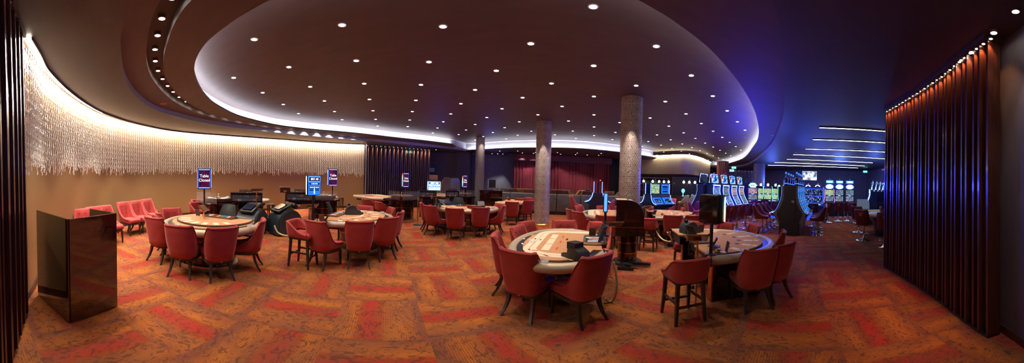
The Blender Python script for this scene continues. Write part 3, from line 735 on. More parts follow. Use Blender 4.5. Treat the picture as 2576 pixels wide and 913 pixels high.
def dealer_chair(x,y,rz,label):
    t=thing('dealer_chair',label,'office chair',(x,y,0),rz)
    mb=MB(); rings=[]
    for i in range(9):
        f=i/8; w=.20-.05*f+.03*math.sin(PI*f); z=.62+.42*f; yy=-.20-.10*f*f
        rings.append([(-w,yy+.05,z),(-w*.5,yy+.0,z),(0,yy-.012,z),(w*.5,yy,z),(w,yy+.05,z),(w,yy+.03,z),(w*.5,yy-.022,z),(0,yy-.034,z),(-w*.5,yy-.022,z),(-w,yy+.03,z)])
    mb.loft(rings,0,True,True); mb.build('backrest',M_leather_k,t,ang=60)
    mb=MB(); mb.rbox((0,.02,.50),(.40,.40,.07),.03); mb.build('seat',M_leather_k,t)
    mb=MB(); mb.cyl((0,0,.10),(0,0,.47),.028); mb.build('gas_lift',M_black,t)
    mb=MB(); mb.tube([(0,-.16,.48),(0,-.25,.55),(0,-.25,.72)],.018); mb.build('back_bracket',M_black,t)
    for k in range(5):
        a=2*PI*k/5+.3; c,s=math.cos(a),math.sin(a); mb=MB(); mb.leg([(c*.02,s*.02,.12),(c*.16,s*.16,.10),(c*.29,s*.29,.075)],[.05,.04,.03]); ar=mb.build('base_arm',M_black,t)
        mb=MB(); mb.cyl((c*.29-s*.02,s*.29+c*.02,.03),(c*.29+s*.02,s*.29-c*.02,.03),.029); mb.build('caster',M_black,ar)
    return t
def text_mesh(name,body,size,m,parent,loc,rot,spacing=1.0,bold=.0):
    cu=bpy.data.curves.new(name,'FONT'); cu.body=body; cu.size=size; cu.align_x='CENTER'; cu.align_y='CENTER'; cu.extrude=.0008; cu.offset=bold; cu.space_line=spacing
    o=bpy.data.objects.new(name,cu); COL.objects.link(o); dg=bpy.context.evaluated_depsgraph_get(); me=bpy.data.meshes.new_from_object(o.evaluated_get(dg))
    bpy.data.objects.remove(o); bpy.data.curves.remove(cu); me.name=name; me.materials.clear(); me.materials.append(m)
    q=bpy.data.objects.new(name,me); COL.objects.link(q); q.parent=parent; q.location=loc; q.rotation_euler=rot; return q
E_led_blue=emat('led_blue',(.05,.15,1.0),9); E_led_white=emat('led_white',(.85,.9,1),5)
def rainbow(name='led_rainbow',s=5,rev=False,z0=-.2,z1=.2):
    if name in MATS: return MATS[name]
    m=bpy.data.materials.new(name); m.use_nodes=True; nt=m.node_tree; nt.nodes.clear(); N=nt.nodes; L=nt.links
    tc=N.new('ShaderNodeTexCoord'); sp=N.new('ShaderNodeSeparateXYZ'); L.new(tc.outputs['Object'],sp.inputs[0]); mr=N.new('ShaderNodeMapRange'); mr.inputs[1].default_value=z0; mr.inputs[2].default_value=z1; L.new(sp.outputs[2],mr.inputs[0])
    cr=N.new('ShaderNodeValToRGB'); cols=[(1,.05,.02),(1,.5,.2),(.9,.9,.5),(.5,1,.7),(.3,.7,1),(.1,.2,1)]
    if rev: cols=cols[::-1]
    while len(cr.color_ramp.elements)<6: cr.color_ramp.elements.new(.5)
    for i,c in enumerate(cols): cr.color_ramp.elements[i].position=i/5; cr.color_ramp.elements[i].color=(*c,1)
    L.new(mr.outputs[0],cr.inputs[0]); e=N.new('ShaderNodeEmission'); e.inputs[1].default_value=s; L.new(cr.outputs[0],e.inputs[0]); o=N.new('ShaderNodeOutputMaterial'); L.new(e.outputs[0],o.inputs[0]); MATS[name]=m; return m
E_closed=screen_mat('closed_screen',[(.012,.008,.06),(.06,.008,.06),(.25,.01,.04)],3.2,1.0,0,False)
E_frame=emat('screen_frame_glow',(.04,.15,.65),1.1); E_text=emat('screen_text',(1,1,1),1.6)
E_bluescr=emat('screen_blue',(.02,.16,.85),1.5); E_navy=emat('screen_navy',(.005,.02,.12),1.0); E_wscr=emat('screen_pale',(.55,.75,1),1.5)
def display(label,base,z0,w,h,rz,kind,pole_z=.785,side=None,depth=.07,led_y=0.0,led_w=.018):
    """screen on a pole; local -Y is the viewing side. z0 = bottom of the screen"""
    t=thing('display_stand',label,'display screen',(base[0],base[1],pole_z+.001),rz); zc=z0+h/2-pole_z
    mb=MB(); mb.lathe([(.075,0),(.075,.012),(.03,.02)],(0,0,0),20); mb.build('base_plate',M_black,t)
    mb=MB(); mb.cyl((0,.0,.01),(0,.0,zc-h*.3),.022,n=12); mb.build('pole',M_black,t)
    mb=MB(); mb.rbox((0,0,zc),(w,h,depth),.022,rx=PI/2); cs=mb.build('casing',M_black,t)
    mb=MB(); y=-depth/2-.001
    mb.box((0,y,zc),(w-.035,.003,h-.035)); mb.build('screen',{'closed':E_frame,'odds':E_bluescr,'wide':E_wscr,'back':mat('black_gloss',(.006,.006,.008),.08,coat=1)}[kind],cs)
    rot=(PI/2,0,0)
    if kind=='closed':
        mb=MB(); mb.box((0,y-.002,zc),(w-.065,.003,h-.085)); mb.build('closed_panel',E_closed,cs)
        text_mesh('lettering','Table\nClosed',.088*w/.30,E_text,cs,(0,y-.005,zc+.015),rot,1.05,.0)
        mb=MB()
        for s in (-1,1): mb.box((0,y-.0035,zc+s*(h/2-.04)),(w-.08,.002,.012))
        mb.build('glow_bar',E_wscr,cs)
    if kind=='odds':
        def rr(cx,cz,ww,hh,e,name,yy=.002):
            mb=MB(); mb.rbox((cx,y-yy,cz),(ww,hh,.002),.016,rx=PI/2); mb.build(name,e,cs)
        rr(0,zc+h*.30,w*.84,h*.24,E_wscr,'panel_outline'); rr(0,zc+h*.30,w*.80,h*.21,E_navy,'panel',.004)
        rr(0,zc+h*.08,w*.74,h*.08,E_navy,'panel',.003)
        for s in (-1,1): rr(s*w*.2,zc-h*.09,w*.34,h*.13,E_navy,'panel',.003); rr(s*w*.2,zc-h*.22,w*.3,h*.06,E_navy,'panel',.003)
        text_mesh('lettering','887.48',.062*w/.3,E_text,cs,(0,y-.008,zc+h*.30),rot)
        text_mesh('lettering','8 888 8788',.030*w/.3,E_text,cs,(0,y-.007,zc+h*.08),rot)
        for s in (-1,1): text_mesh('lettering','888.00',.030*w/.3,E_text,cs,(s*w*.2,y-.007,zc-h*.09),rot)
        mb=MB(); mb.prism([(-.05*w,-h*.40),(.05*w,-h*.40),(.02*w,-.05*h),(-.02*w,-.05*h)],0,.002)
        for q in range(len(mb.v)): a,b_,c=mb.v[q]; mb.v[q]=(a,y-.003-c,zc+b_)
        mb.build('panel_outline',E_wscr,cs)
    if kind=='wide':
        def rr(cx,cz,ww,hh,e,name,yy=.002):
            mb=MB(); mb.rbox((cx,y-yy,cz),(ww,hh,.002),.014,rx=PI/2); mb.build(name,e,cs)
        rr(0,zc+h*.28,w*.84,h*.23,E_bluescr,'panel')
        for s in (-1,1): rr(s*w*.21,zc-h*.06,w*.36,h*.12,E_bluescr,'panel')
        text_mesh('lettering','887.48',.085*w/.4,E_text,cs,(0,y-.006,zc+h*.28),rot,bold=.002)
        text_mesh('lettering','8  888  8788',.034*w/.4,E_bluescr,cs,(0,y-.006,zc+h*.10),rot)
        for s in (-1,1): text_mesh('lettering','888.48',.034*w/.4,E_text,cs,(s*w*.21,y-.006,zc-h*.06),rot); text_mesh('lettering','888 88',.028*w/.4,E_bluescr,cs,(s*w*.21,y-.006,zc-h*.2),rot)
    if side:
        for s,e in side:
            mb=MB(); mb.box((0,0,0),(.006,led_w,h*.86)); mb.build('led_edge',e,cs,(s*(w/2+.002),led_y,zc))
    return t
def limit_stand(label,base,z,rz,tilt=25,w=.30,d=.20,gl=None,foot=0.0,mat_=None):
    "brass post carrying a tilted wooden sign tray"
    t=thing('limit_sign_stand',label,'sign stand',(base[0],base[1],foot),rz)
    mb=MB(); mb.cyl((0,0,0),(0,0,z-foot-.03),.013,n=12); mb.lathe([(.05,0),(.05,.01),(.02,.02)],(0,0,0),16); mb.build('post',M_brass,t)
    mb=MB(); mb.box((0,0,z-foot),(w,d,.022),rx=R(tilt)); tr=mb.build('tray',mat_ or mat('walnut_panel',(.12,.045,.025),.3,coat=.3),t)
    mb=MB()
    for s in (-1,1): mb.box((s*(w/2+.006),0,z-foot),(.012,d+.02,.034),rx=R(tilt))
    mb.build('brass_edge',M_brass,tr)
    mb=MB(); mb.cyl((-.05,0,z-foot-.035),(.05,0,z-foot-.035),.016,n=12); mb.build('hinge',M_brass,t)
    return t
def rope(label,pts,r=.018,m=None,name='barrier_rope'):
    P=catmull([Vector(p) for p in pts],8); mb=MB(); mb.tube(P,r,8)
    return tag(mb.build(name,m or mat('gold_rope',(.50,.38,.20),.6,bump=(90,.8)),None),label,'rope')
# ---------------------------------------------------------------- place the gaming tables
tabs={}
def tbl(key,*a,**k): tabs[key]=(gaming_table(*a,**k),Vector(a[2]),Vector(a[3]).normalized(),k.get('Dp',1.5)); return tabs[key][0]
def tl(key,x,y):
    "point in table coordinates -> room"
    t,M,n,_=tabs[key]; u=Vector((n.y,-n.x)); x=-x if key in 'BDEFH' else x
    return M+u*x+n*y
A=tbl('A','poker_table','large poker table with raised centre and cream rail, nearest the bead wall',(-4.68,2.24),(.5,-.865),W=1.98,Dp=1.31,plinth=(.66,.50),tp=.12)
ra=[(p.x,p.y) for p in dcurve(1.56,.98)]
mb=MB(); mb.prism(ra+[(-.42,0.02),(-.36,.15),(.36,.15),(.42,.02)],.7865,.815); rd=mb.build('raised_deck',mat('studded_black_trim',(.05,.03,.025),.35,noise=(60,.6)),A,smooth=False)
mb=MB(); mb.prism([(p.x,p.y) for p in dcurve(1.52,.96)]+[(-.42,0.03),(-.36,.16),(.36,.16),(.42,.03)],.8152,.818); mb.build('deck_felt',M_felt,rd,smooth=False)
mb=MB()
for k in range(7):
    a=R(28+124*k/6); cx,cy=.44*math.cos(a),.34+.42*math.sin(a); c=[]
    for x,y in ((-.045,0),(.045,0),(.045,.20),(-.045,.20)): u,v=rot2(x,y,a-PI/2); c.append((cx+u,cy+v))
    poly_print(mb,c,.8195)
mb.build('layout_print',M_feltw,A,smooth=False)
mb=MB(); band_print(mb,R(20),R(160),.33,.27,.37,.31,.30,.8195); mb.build('layout_arc',mat('faded_red_print',(.62,.24,.12),.9),A,smooth=False)
chip_tray(A,0,.12,.66,.20,.8185)
B=tbl('B','blackjack_table','blackjack table with black card shuffler and white card boxes, left of the centre aisle',(-3.83,4.58),(.95,.31),W=2.08,Dp=1.42,plinth=(.55,.48))
blackjack_print(B); chip_tray(B,.05,.16,.72,.22)
Cc=tbl('C','baccarat_table','baccarat table with long white track layout, nearest table in the middle',(1.41,3.44),(-.95,.3),W=2.28,Dp=1.42,plinth=(.41,.40),tp='oval')
racetrack_print(Cc); chip_tray(Cc,.05,.22,.42,.30,.80,frame=M_steel)
Dd=tbl('D','blackjack_table','blackjack table with blue betting spots, nearest table on the right',(2.61,3.21),(.92,-.38),W=2.28,Dp=1.46,ped='legs',tp=.03)
blackjack_print(Dd,arc=False,cards=True); chip_tray(Dd,.05,.17,.62,.24)
E_=tbl('E','blackjack_table','blackjack table in front of the wide blue screen, middle of the room',(-1.48,8.52),(.2,-.98),W=2.1,Dp=1.30,plinth=(.72,.5))
blackjack_print(E_,cards=True); chip_tray(E_,0,.16,.72,.22)
Ff=tbl('F','blackjack_table','far blackjack table between the plain column and the patterned column',(-.43,11.35),(.97,-.25),W=2.1,Dp=1.25); blackjack_print(Ff)
Gg=tbl('G','baccarat_table','baccarat table with white track, farther one behind the middle table',(3.375,7.04),(-.95,.3),W=2.0,Dp=1.36,tp='oval'); racetrack_print(Gg)
Hh=tbl('H','blackjack_table','blackjack table behind the right hand table, nearest the bar',(4.2,7.0),(.92,-.38),W=2.2,Dp=1.50,ped='legs'); blackjack_print(Hh)
# ---------------------------------------------------------------- chairs
CH=make_chair(); ST=make_stool(); SLC=make_slot_chair(); TB=make_tabouret()
def seat(px,py,tgt,label,group='red velvet chairs at the gaming tables',proto=None,zt=.905,back=.375,nudge=0,cat='chair'):
    p=at(px,py,zt); d=(Vector(tgt)-p).normalized(); o=p+d*(back+nudge)
    return place(proto or CH,label,(o.x,o.y),rot_to(d),group,cat)
RV='red chair '
gA='red velvet chairs round the poker table'; cA=tl('A',0,.55)
seat(564,571,cA,RV+'seen from behind at the poker table, nearest to the viewer',gA)
seat(444,566,tl('A',.15,.55),RV+'seen from behind, left neighbour of the nearest chair at the poker table',gA)
seat(668,551,tl('A',-.5,.5),RV+'at the right end of the poker table, back turned three quarters',gA)
seat(379,545,tl('A',.7,.6),RV+'at the left end of the poker table, front one of two',gA)
seat(392,532,tl('A',.9,.5),RV+'at the left end of the poker table, half hidden behind another chair',gA)
seat(427,522,tl('A',.9,.35),RV+'facing the viewer at the far left corner of the poker table',gA)
gB='red velvet chairs round the left blackjack table'
seat(786,554,tl('B',-.55,.6),RV+'beside the bell and display pole at the left blackjack table',gB)
seat(906,556,tl('B',-.2,.65),RV+'seen straight from behind at the left blackjack table',gB)
seat(984,546,tl('B',.15,.7),RV+'right of centre at the left blackjack table, front one of two in profile',gB)
seat(1015,531,tl('B',.35,.7),RV+'right end of the left blackjack table, rear one of two in profile',gB)
seat(991,521,tl('B',.6,.6),RV+'showing its buttoned front at the right far corner of the left blackjack table',gB)
seat(921,516,tl('B',.8,.45),RV+'showing a wide buttoned back beyond the left blackjack table shuffler',gB)
gC='red velvet chairs round the nearest baccarat table'
seat(1515,640,tl('C',-.45,.75),RV+'in the foreground at the right near end of the baccarat table',gC)
seat(1294,630,tl('C',-.25,.85),RV+'in the foreground at the left near end of the baccarat table',gC)
seat(1237,585,tl('C',-.1,.75),RV+'at the outer left of the nearest baccarat table, half behind the foreground chair',gC)
seat(1293,566,tl('C',.25,.6),RV+'with buttoned front at the left side of the nearest baccarat table',gC)
seat(1318,555,tl('C',.55,.6),RV+'with buttoned front at the left far corner of the nearest baccarat table',gC)
seat(1418,552,tl('C',.5,.5),RV+'facing the viewer across the far end of the nearest baccarat table',gC)
seat(1512,556,tl('C',.4,.3),RV+'facing the viewer by the brass bell of the nearest baccarat table',gC)
gD='red velvet chairs round the right blackjack table'
seat(1922,627,tl('D',-.15,.7),RV+'in the right foreground, back turned, at the right blackjack table',gD)
seat(1983,612,tl('D',.15,.75),RV+'at the outer right of the right blackjack table, behind the foreground one',gD)
seat(1978,580,tl('D',.45,.7),RV+'with buttoned front at the right rear corner of the right blackjack table',gD)
seat(1905,565,tl('D',.6,.6),RV+'facing the viewer across the right blackjack table, right one of the far row',gD)
seat(1832,558,tl('D',.8,.5),RV+'facing the viewer across the right blackjack table, middle one of the far row',gD)
seat(1744,554,tl('D',.9,.2),RV+'facing the viewer behind the black shuffler of the right blackjack table',gD)
gE='red velvet chairs round the middle blackjack table'
seat(1077,516,tl('E',-.6,.6),RV+'front one of the pair at the left end of the middle blackjack table',gE)
seat(1056,509,tl('E',-.9,.5),RV+'rear one of the pair at the left end of the middle blackjack table',gE)
seat(1142,523,tl('E',-.15,.6),RV+'seen straight from behind, left centre of the middle blackjack table',gE)
seat(1211,521,tl('E',.3,.6),RV+'seen from behind, right centre of the middle blackjack table',gE)
seat(1272,516,tl('E',.6,.7),RV+'front one of two in profile, right end of the middle blackjack table',gE)
seat(1261,511,tl('E',.6,.45),RV+'rear one of two in profile, right end of the middle blackjack table',gE)
seat(1191,516,tl('E',.5,.4),RV+'peeking out beyond the felt beside the shuffler of the middle blackjack table',gE,zt=.905)
gF='red velvet chairs round the far blackjack table'
seat(1288,507,tl('F',-.2,.6),RV+'seen from behind at the far blackjack table beside the dark desk',gF)
seat(1276,496,tl('F',.7,.4),RV+'facing the viewer, left one beyond the far blackjack table',gF)
seat(1309,498,tl('F',.6,.7),RV+'facing the viewer, right one beyond the far blackjack table',gF)
seat(1333,504,tl('F',.2,.6),RV+'in profile at the right side of the far blackjack table',gF)
seat(1334,496,tl('F',.5,.7),RV+'at the right far corner of the far blackjack table, mostly hidden',gF)
gG='red velvet chairs round the farther baccarat table'
seat(1427,525,tl('G',.1,.75),RV+'outermost left at the farther baccarat table',gG)
seat(1448,531,tl('G',-.3,.8),RV+'seen from behind at the left near corner of the farther baccarat table',gG)
seat(1452,516,tl('G',.5,.7),RV+'with buttoned front at the left side of the farther baccarat table',gG)
seat(1515,516,tl('G',.5,.35),RV+'facing the viewer across the farther baccarat table',gG)
seat(1523,541,tl('G',-.5,.5),RV+'seen from behind against the dark card cabinet at the farther baccarat table',gG)
gH='red velvet chairs round the blackjack table nearest the bar'
seat(1694,541,tl('H',-.5,.6),RV+'seen from behind at the blackjack table nearest the bar',gH)
seat(1749,541,tl('H',-.1,.7),RV+'at the right near side of the blackjack table nearest the bar',gH)
seat(1757,529,tl('H',.3,.7),RV+'in profile at the right end of the blackjack table nearest the bar',gH)
seat(1722,522,tl('H',.7,.6),RV+'facing the viewer across the blackjack table nearest the bar, right one',gH)
seat(1643,520,tl('H',.9,.1),RV+'facing the viewer by the brass stand of the blackjack table nearest the bar',gH)
# the six chairs along the bead wall
gW='red velvet chairs lined up along the bead wall'
wn=Vector((.62,.78)).normalized()
for (x,y,l) in ((365,500,'farthest right of the six along the bead wall'),(337,504,'second from the right of the six along the bead wall'),(306,507,'third from the right along the bead wall, front seat fully visible'),(258,516,'just right of the glossy brown screen stand, along the bead wall'),(231,519,'along the bead wall, middle one above the glossy screen stand'),(203,524,'along the bead wall, leftmost, mostly hidden by the glossy screen stand')):
    p=at(x,y,.905); d=Vector((.80,.60)).normalized(); o=p+d*.36; place(CH,RV+l,(o.x,o.y),rot_to(d),gW,'chair')
# stools
def stool(px,py,d,label,g,zt=.86):
    p=at(px,py,zt); d=Vector(d).normalized(); o=p+d*.25; return place(ST,label,(o.x,o.y),rot_to(d),g,'bar stool')
gS='red velvet bar stools'
stool(1748,650,(.2,.98),'red velvet bar stool with low back in the right foreground',gS)
stool(735,551,(.80,.25),'red velvet bar stool beside the grey chip machine at the left',gS)
stool(1627,548,(.55,.55),'red velvet bar stool right of the dark curved cabinet',gS)
stool(917,500,(.35,.9),'red velvet bar stool at the roulette table, nearest the bead wall',gS)
stool(950,507,(.5,.85),'red velvet bar stool at the roulette table, nearer to the viewer',gS)
stool(927,492,(.5,-.3),'red velvet bar stool beyond the roulette table, left one',gS)
stool(941,500,(.3,.8),'red velvet bar stool between two others at the roulette table',gS)
stool(488,508,(.8,.3),'red velvet bar stool behind the roulette wheel at the bead wall, front one',gS)
stool(493,501,(.8,.2),'red velvet bar stool behind the roulette wheel at the bead wall, rear one',gS)
stool(812,488,(.5,-.8),'red velvet bar stool behind the left display, beyond the roulette wheel',gS,zt=1.0)
place(TB,'round dark wooden stool standing between the two chip machines',(*at(681,556,0),0),0,'round dark wooden stools','stool')
place(TB,'round dark wooden stool standing by the wall below the bead curtain end',(*at(857,528,0),0),.4,'round dark wooden stools','stool')
# ---------------------------------------------------------------- things on the tables
def fc_(p): return rot_to((p[0],p[1]))
zt=.785
def on(key,x,y): p=tl(key,x,y); return p.x,p.y
def op(x,y,z=.785): p=at(x,y,z); return p.x,p.y
shuffler(*op(888,539),zt,rot_to(tabs['B'][2])+.4,'black card shuffler on the far corner of the left blackjack table')
shuffler(*op(1736,585),zt,rot_to(tabs['D'][2])+.35,'large black card shuffler on the right blackjack table')
shuffler(*op(1208,523),zt,rot_to(tabs['E'][2])+.2,'black card shuffler on the right end of the middle blackjack table')
o=card_shoe(*op(1450,650),zt,rot_to(tabs['C'][2])-.75,'black card shoe with keypad on the nearest baccarat table'); o.scale=(.78,.78,.78)
tablet(*op(822,557),zt,rot_to(-tabs['B'][2])+.5,'small black tablet on a stand on the left blackjack table')
tablet(*op(1799,628),zt+.05,rot_to(-tabs['D'][2])-.4,'small black tablet on a wooden block on the right blackjack table')
tablet(*on('G',-.25,.12),zt,rot_to(-tabs['G'][2]),'small black tablet on the farther baccarat table')
tablet(*op(1647,539),zt,rot_to(-tabs['H'][2])+.5,'upright black tablet on the blackjack table nearest the bar')
tablet(*op(1104,521),zt,PI,'small black tablet on the left end of the middle blackjack table')
sign_holder(*op(497,543,.82),.82,rot_to(tabs['A'][2])+PI,'small dark sign card on the poker table corner')
sign_holder(*op(809,558),zt,rot_to((-.3,.9)),'brown card holder beside the brass bell on the left blackjack table',mat('walnut_card',(.16,.08,.045),.4))
sign_holder(*op(1490,594),zt,rot_to((.2,1)),'brown card holder beside the brass bell on the nearest baccarat table',mat('walnut_card',(.16,.08,.045),.4))
sign_holder(*op(1829,634),zt,rot_to((-.8,.5)),'tilted clear sign holder beside the bell on the right blackjack table')
sign_holder(*op(1764,584),zt,rot_to((.3,1)),'small upright sign behind the shuffler on the right blackjack table')
sign_holder(*op(1095,521),zt,PI,'small sign card on the left end of the middle blackjack table')
bell(*op(796,559),zt,'brass service bell on the left blackjack table')
bell(*op(1504,588),zt,'brass service bell on the nearest baccarat table')
bell(*op(1805,635),zt,'brass service bell in front of the tablet on the right blackjack table')
bell(*op(1666,541),zt,'brass service bell on the blackjack table nearest the bar')
p=op(1487,597); mb=MB(); mb.rbox((0,0,.014),(.22,.09,.026),.01); tag(mb.build('remote_keypad',M_black,None,(p[0],p[1],zt+.001),fc_(p)),'flat black keypad in front of the brown card holder on the nearest baccarat table','keypad')
p=op(1799,628); mb=MB(); mb.box((0,0,.027),(.13,.12,.05)); tag(mb.build('wooden_block',mat('walnut_frame',(.16,.075,.04),.35),None,(p[0],p[1],zt+.001),.6),'wooden block under the tablet on the right blackjack table','block')
for x,y,z,l in ((1367,661,zt,'in front of the foreground chair on the nearest baccarat table'),(1337,609,zt,'at the left edge of the nearest baccarat table'),(1437,581,zt,'at the far edge of the nearest baccarat table'),(1531,591,zt,'at the far right corner of the nearest baccarat table'),
    (1872,634,zt,'at the near edge of the right blackjack table'),(1904,595,zt,'at the far edge of the right blackjack table'),(845,563,zt,'at the near edge of the left blackjack table'),(962,536,zt,'by the far rail of the left blackjack table'),
    (630,571,zt,'at the right end of the poker table'),(447,569,zt,'at the near left edge of the poker table'),(1467,540,zt,'at the left edge of the farther baccarat table'),(1509,530,zt,'at the far edge of the farther baccarat table'),(1690,541,zt,'on the blackjack table nearest the bar')):
    ashtray(*op(x,y),z,'glass ashtray '+l)
# discard tray with red card on the D table, chip rack cover glow etc. are in the trays
# ---------------------------------------------------------------- display stands
rb=rainbow(); rb2=rainbow('led_rainbow_flip',5,True)
E_edgew=emat('led_edge_cream',(1,1,.75),6); E_edgeb=emat('led_edge_blue',(.25,.3,1),5)
def facecam(p,turn=0): return math.atan2(-(0-p[0]),(0-p[1]))+PI+turn
def fc(p,turn=0):      # rz so that local -Y looks at the camera, then turned
    d=Vector((0-p[0],0-p[1])).normalized(); return rot_to(-d)+turn
p=az(514,6.6); display('tall screen reading Table Closed on a black pole beside the first roulette wheel',(p.x,p.y),1.30,.35,.54,fc(p),'closed',pole_z=.80,side=[(-1,E_edgeb),(1,E_edgeb)])
p=az(837,9.0); display('tall screen reading Table Closed on a black pole near the end of the bead curtain',(p.x,p.y),1.32,.36,.62,fc(p,.35),'closed',pole_z=.62,side=[(-1,E_edgeb)])
p=az(1020,10.6); display('tall screen reading Table Closed on a pole before the bronze fin screen',(p.x,p.y),1.28,.34,.60,fc(p,.75),'closed',pole_z=.82,side=[(-1,rb2)])
p=az(1169,13.2); display('small distant screen reading Table Closed left of the plain column',(p.x,p.y),1.26,.34,.62,fc(p,.9),'closed',pole_z=.80,side=[(-1,rb2)])
p=Vector(op(787,556)); display('tall blue odds screen on a black pole at the left blackjack table',(p.x,p.y),1.28,.30,.40,fc(p,.5),'odds',side=[(-1,E_edgew)],depth=.075)
p=Vector(op(1091,523)); display('wide blue jackpot screen on a black pole at the middle blackjack table',(p.x,p.y),1.30,.40,.29,fc(p,.12),'wide',side=[(-1,rainbow('led_red_white',4,True,-.1,.3))])
p=Vector(op(1521,594)); display('dark screen seen edge on with a blue light bar at the nearest baccarat table',(p.x,p.y),1.20,.40,.32,fc(p,-PI/2),'back',side=[(1,emat('led_blue_bar',(.02,.06,1.0),9))],depth=.075,led_w=.045)
p=Vector(op(1788,641)); display('black display seen from behind with a rainbow light edge at the right blackjack table',(p.x,p.y),1.20,.30,.36,fc(p,-.60),'back',side=[(1,rainbow('led_rainbow_up',5,False,-.18,.16))],depth=.17,led_y=.06)
# ---------------------------------------------------------------- limit sign stands, ropes, posts
p=az(541,5.6); 
limit_stand('brass stand with tilted tray at the poker table corner in front of the roulette wheel',az(513,4.95),1.02,fc(az(513,4.95),1.2),40,.22,.16)
limit_stand('brass stand with dark wooden tray on top of the first chip rack',at(645,538,.6)*1.0,1.27,fc(at(645,538,.6),.3),-18,.34,.20)
limit_stand('brass stand with dark wooden tray on top of the second chip rack',az(718,7.9),1.23,fc(az(718,7.9),-.2),-70,.30,.18)
limit_stand('brass stand with low wooden tray behind the left blackjack screen',az(779,5.5),1.02,fc(az(779,5.5),.3),-25,.34,.18)
limit_stand('brass stand with tilted wooden tray at the nearest baccarat table',az(1543,4.3),.98,fc(az(1543,4.3),.25),-28,.34,.20)
limit_stand('brass stand with tilted tray and small light at the right blackjack table',az(1759,3.3),.99,fc(az(1759,3.3),.1),-35,.26,.16)
limit_stand('brass stand with tilted tray at the blackjack table nearest the bar',az(1627,6.9),1.06,fc(az(1627,6.9),.9),-30,.28,.16)
limit_stand('brass stand with wooden tray beside the wide blue screen',az(1098,8.8),1.02,fc(az(1098,8.8),.1),-30,.30,.18)
rope('gold rope hanging between the poker table and the left stool',[(*at(690,575,.55),.62),(*at(700,582,.5),.47),(*at(725,589,.45),.42),(*at(752,577,.5),.50),(*at(760,566,.6),.60)])
rope('gold rope sagging between the two right hand blackjack tables',[(*tl('H',-1.05,-.03),.72),(*at(1650,585,.45),.50),(*at(1668,601,.4),.38),(*at(1690,603,.4),.37),(*tl('D',1.14,-.05),.70)])
rope('twisted gold rope hanging down behind the foreground chair to the floor',[(*az(1550,3.3),.62),(*az(1557,3.3),.46),(*az(1560,3.3),.30),(*az(1557,3.3),.12),(*az(1549,3.32),.03),(*az(1540,3.32),.03),(*az(1533,3.3),.08)],.016)
def post(x,y,label):
    p=at(x,y,0); t=thing('barrier_post',label,'barrier post',(p.x,p.y,0)); mb=MB(); mb.lathe([(.16,0),(.16,.012),(.05,.03),(.02,.05)],(0,0,0),28); mb.build('base',M_black,t)
    mb=MB(); mb.cyl((0,0,.03),(0,0,.90),.022,n=14); mb.build('post',M_brass,t)
    mb=MB(); mb.lathe([(.022,.90),(.036,.91),(.036,.93),(.02,.945),(.03,.965),(.028,.99),(.001,1.0)],(0,0,0),16); mb.build('finial',M_brass,t)
post(1050,566,'brass barrier post with black base by the dark roulette cabinet')
dealer_chair(*on('A',0,.02),rot_to(tabs['A'][2]),'slate office chair on the dealer side of the poker table')
dealer_chair(*on('B',.18,.10),rot_to(tabs['B'][2])+.3,'black office chair on the dealer side of the left blackjack table')
dealer_chair(*on('C',.05,.36),rot_to(tabs['C'][2]),'black office chair on the dealer side of the nearest baccarat table')
dealer_chair(*on('D',-.05,.30),rot_to(tabs['D'][2]),'dark office chair on the dealer side of the right blackjack table')
dealer_chair(*on('E',-.30,.02),rot_to(tabs['E'][2]),'slate office chair on the dealer side of the middle blackjack table')
dealer_chair(*on('H',.0,.0),rot_to(tabs['H'][2]),'black office chair on the dealer side of the blackjack table nearest the bar')
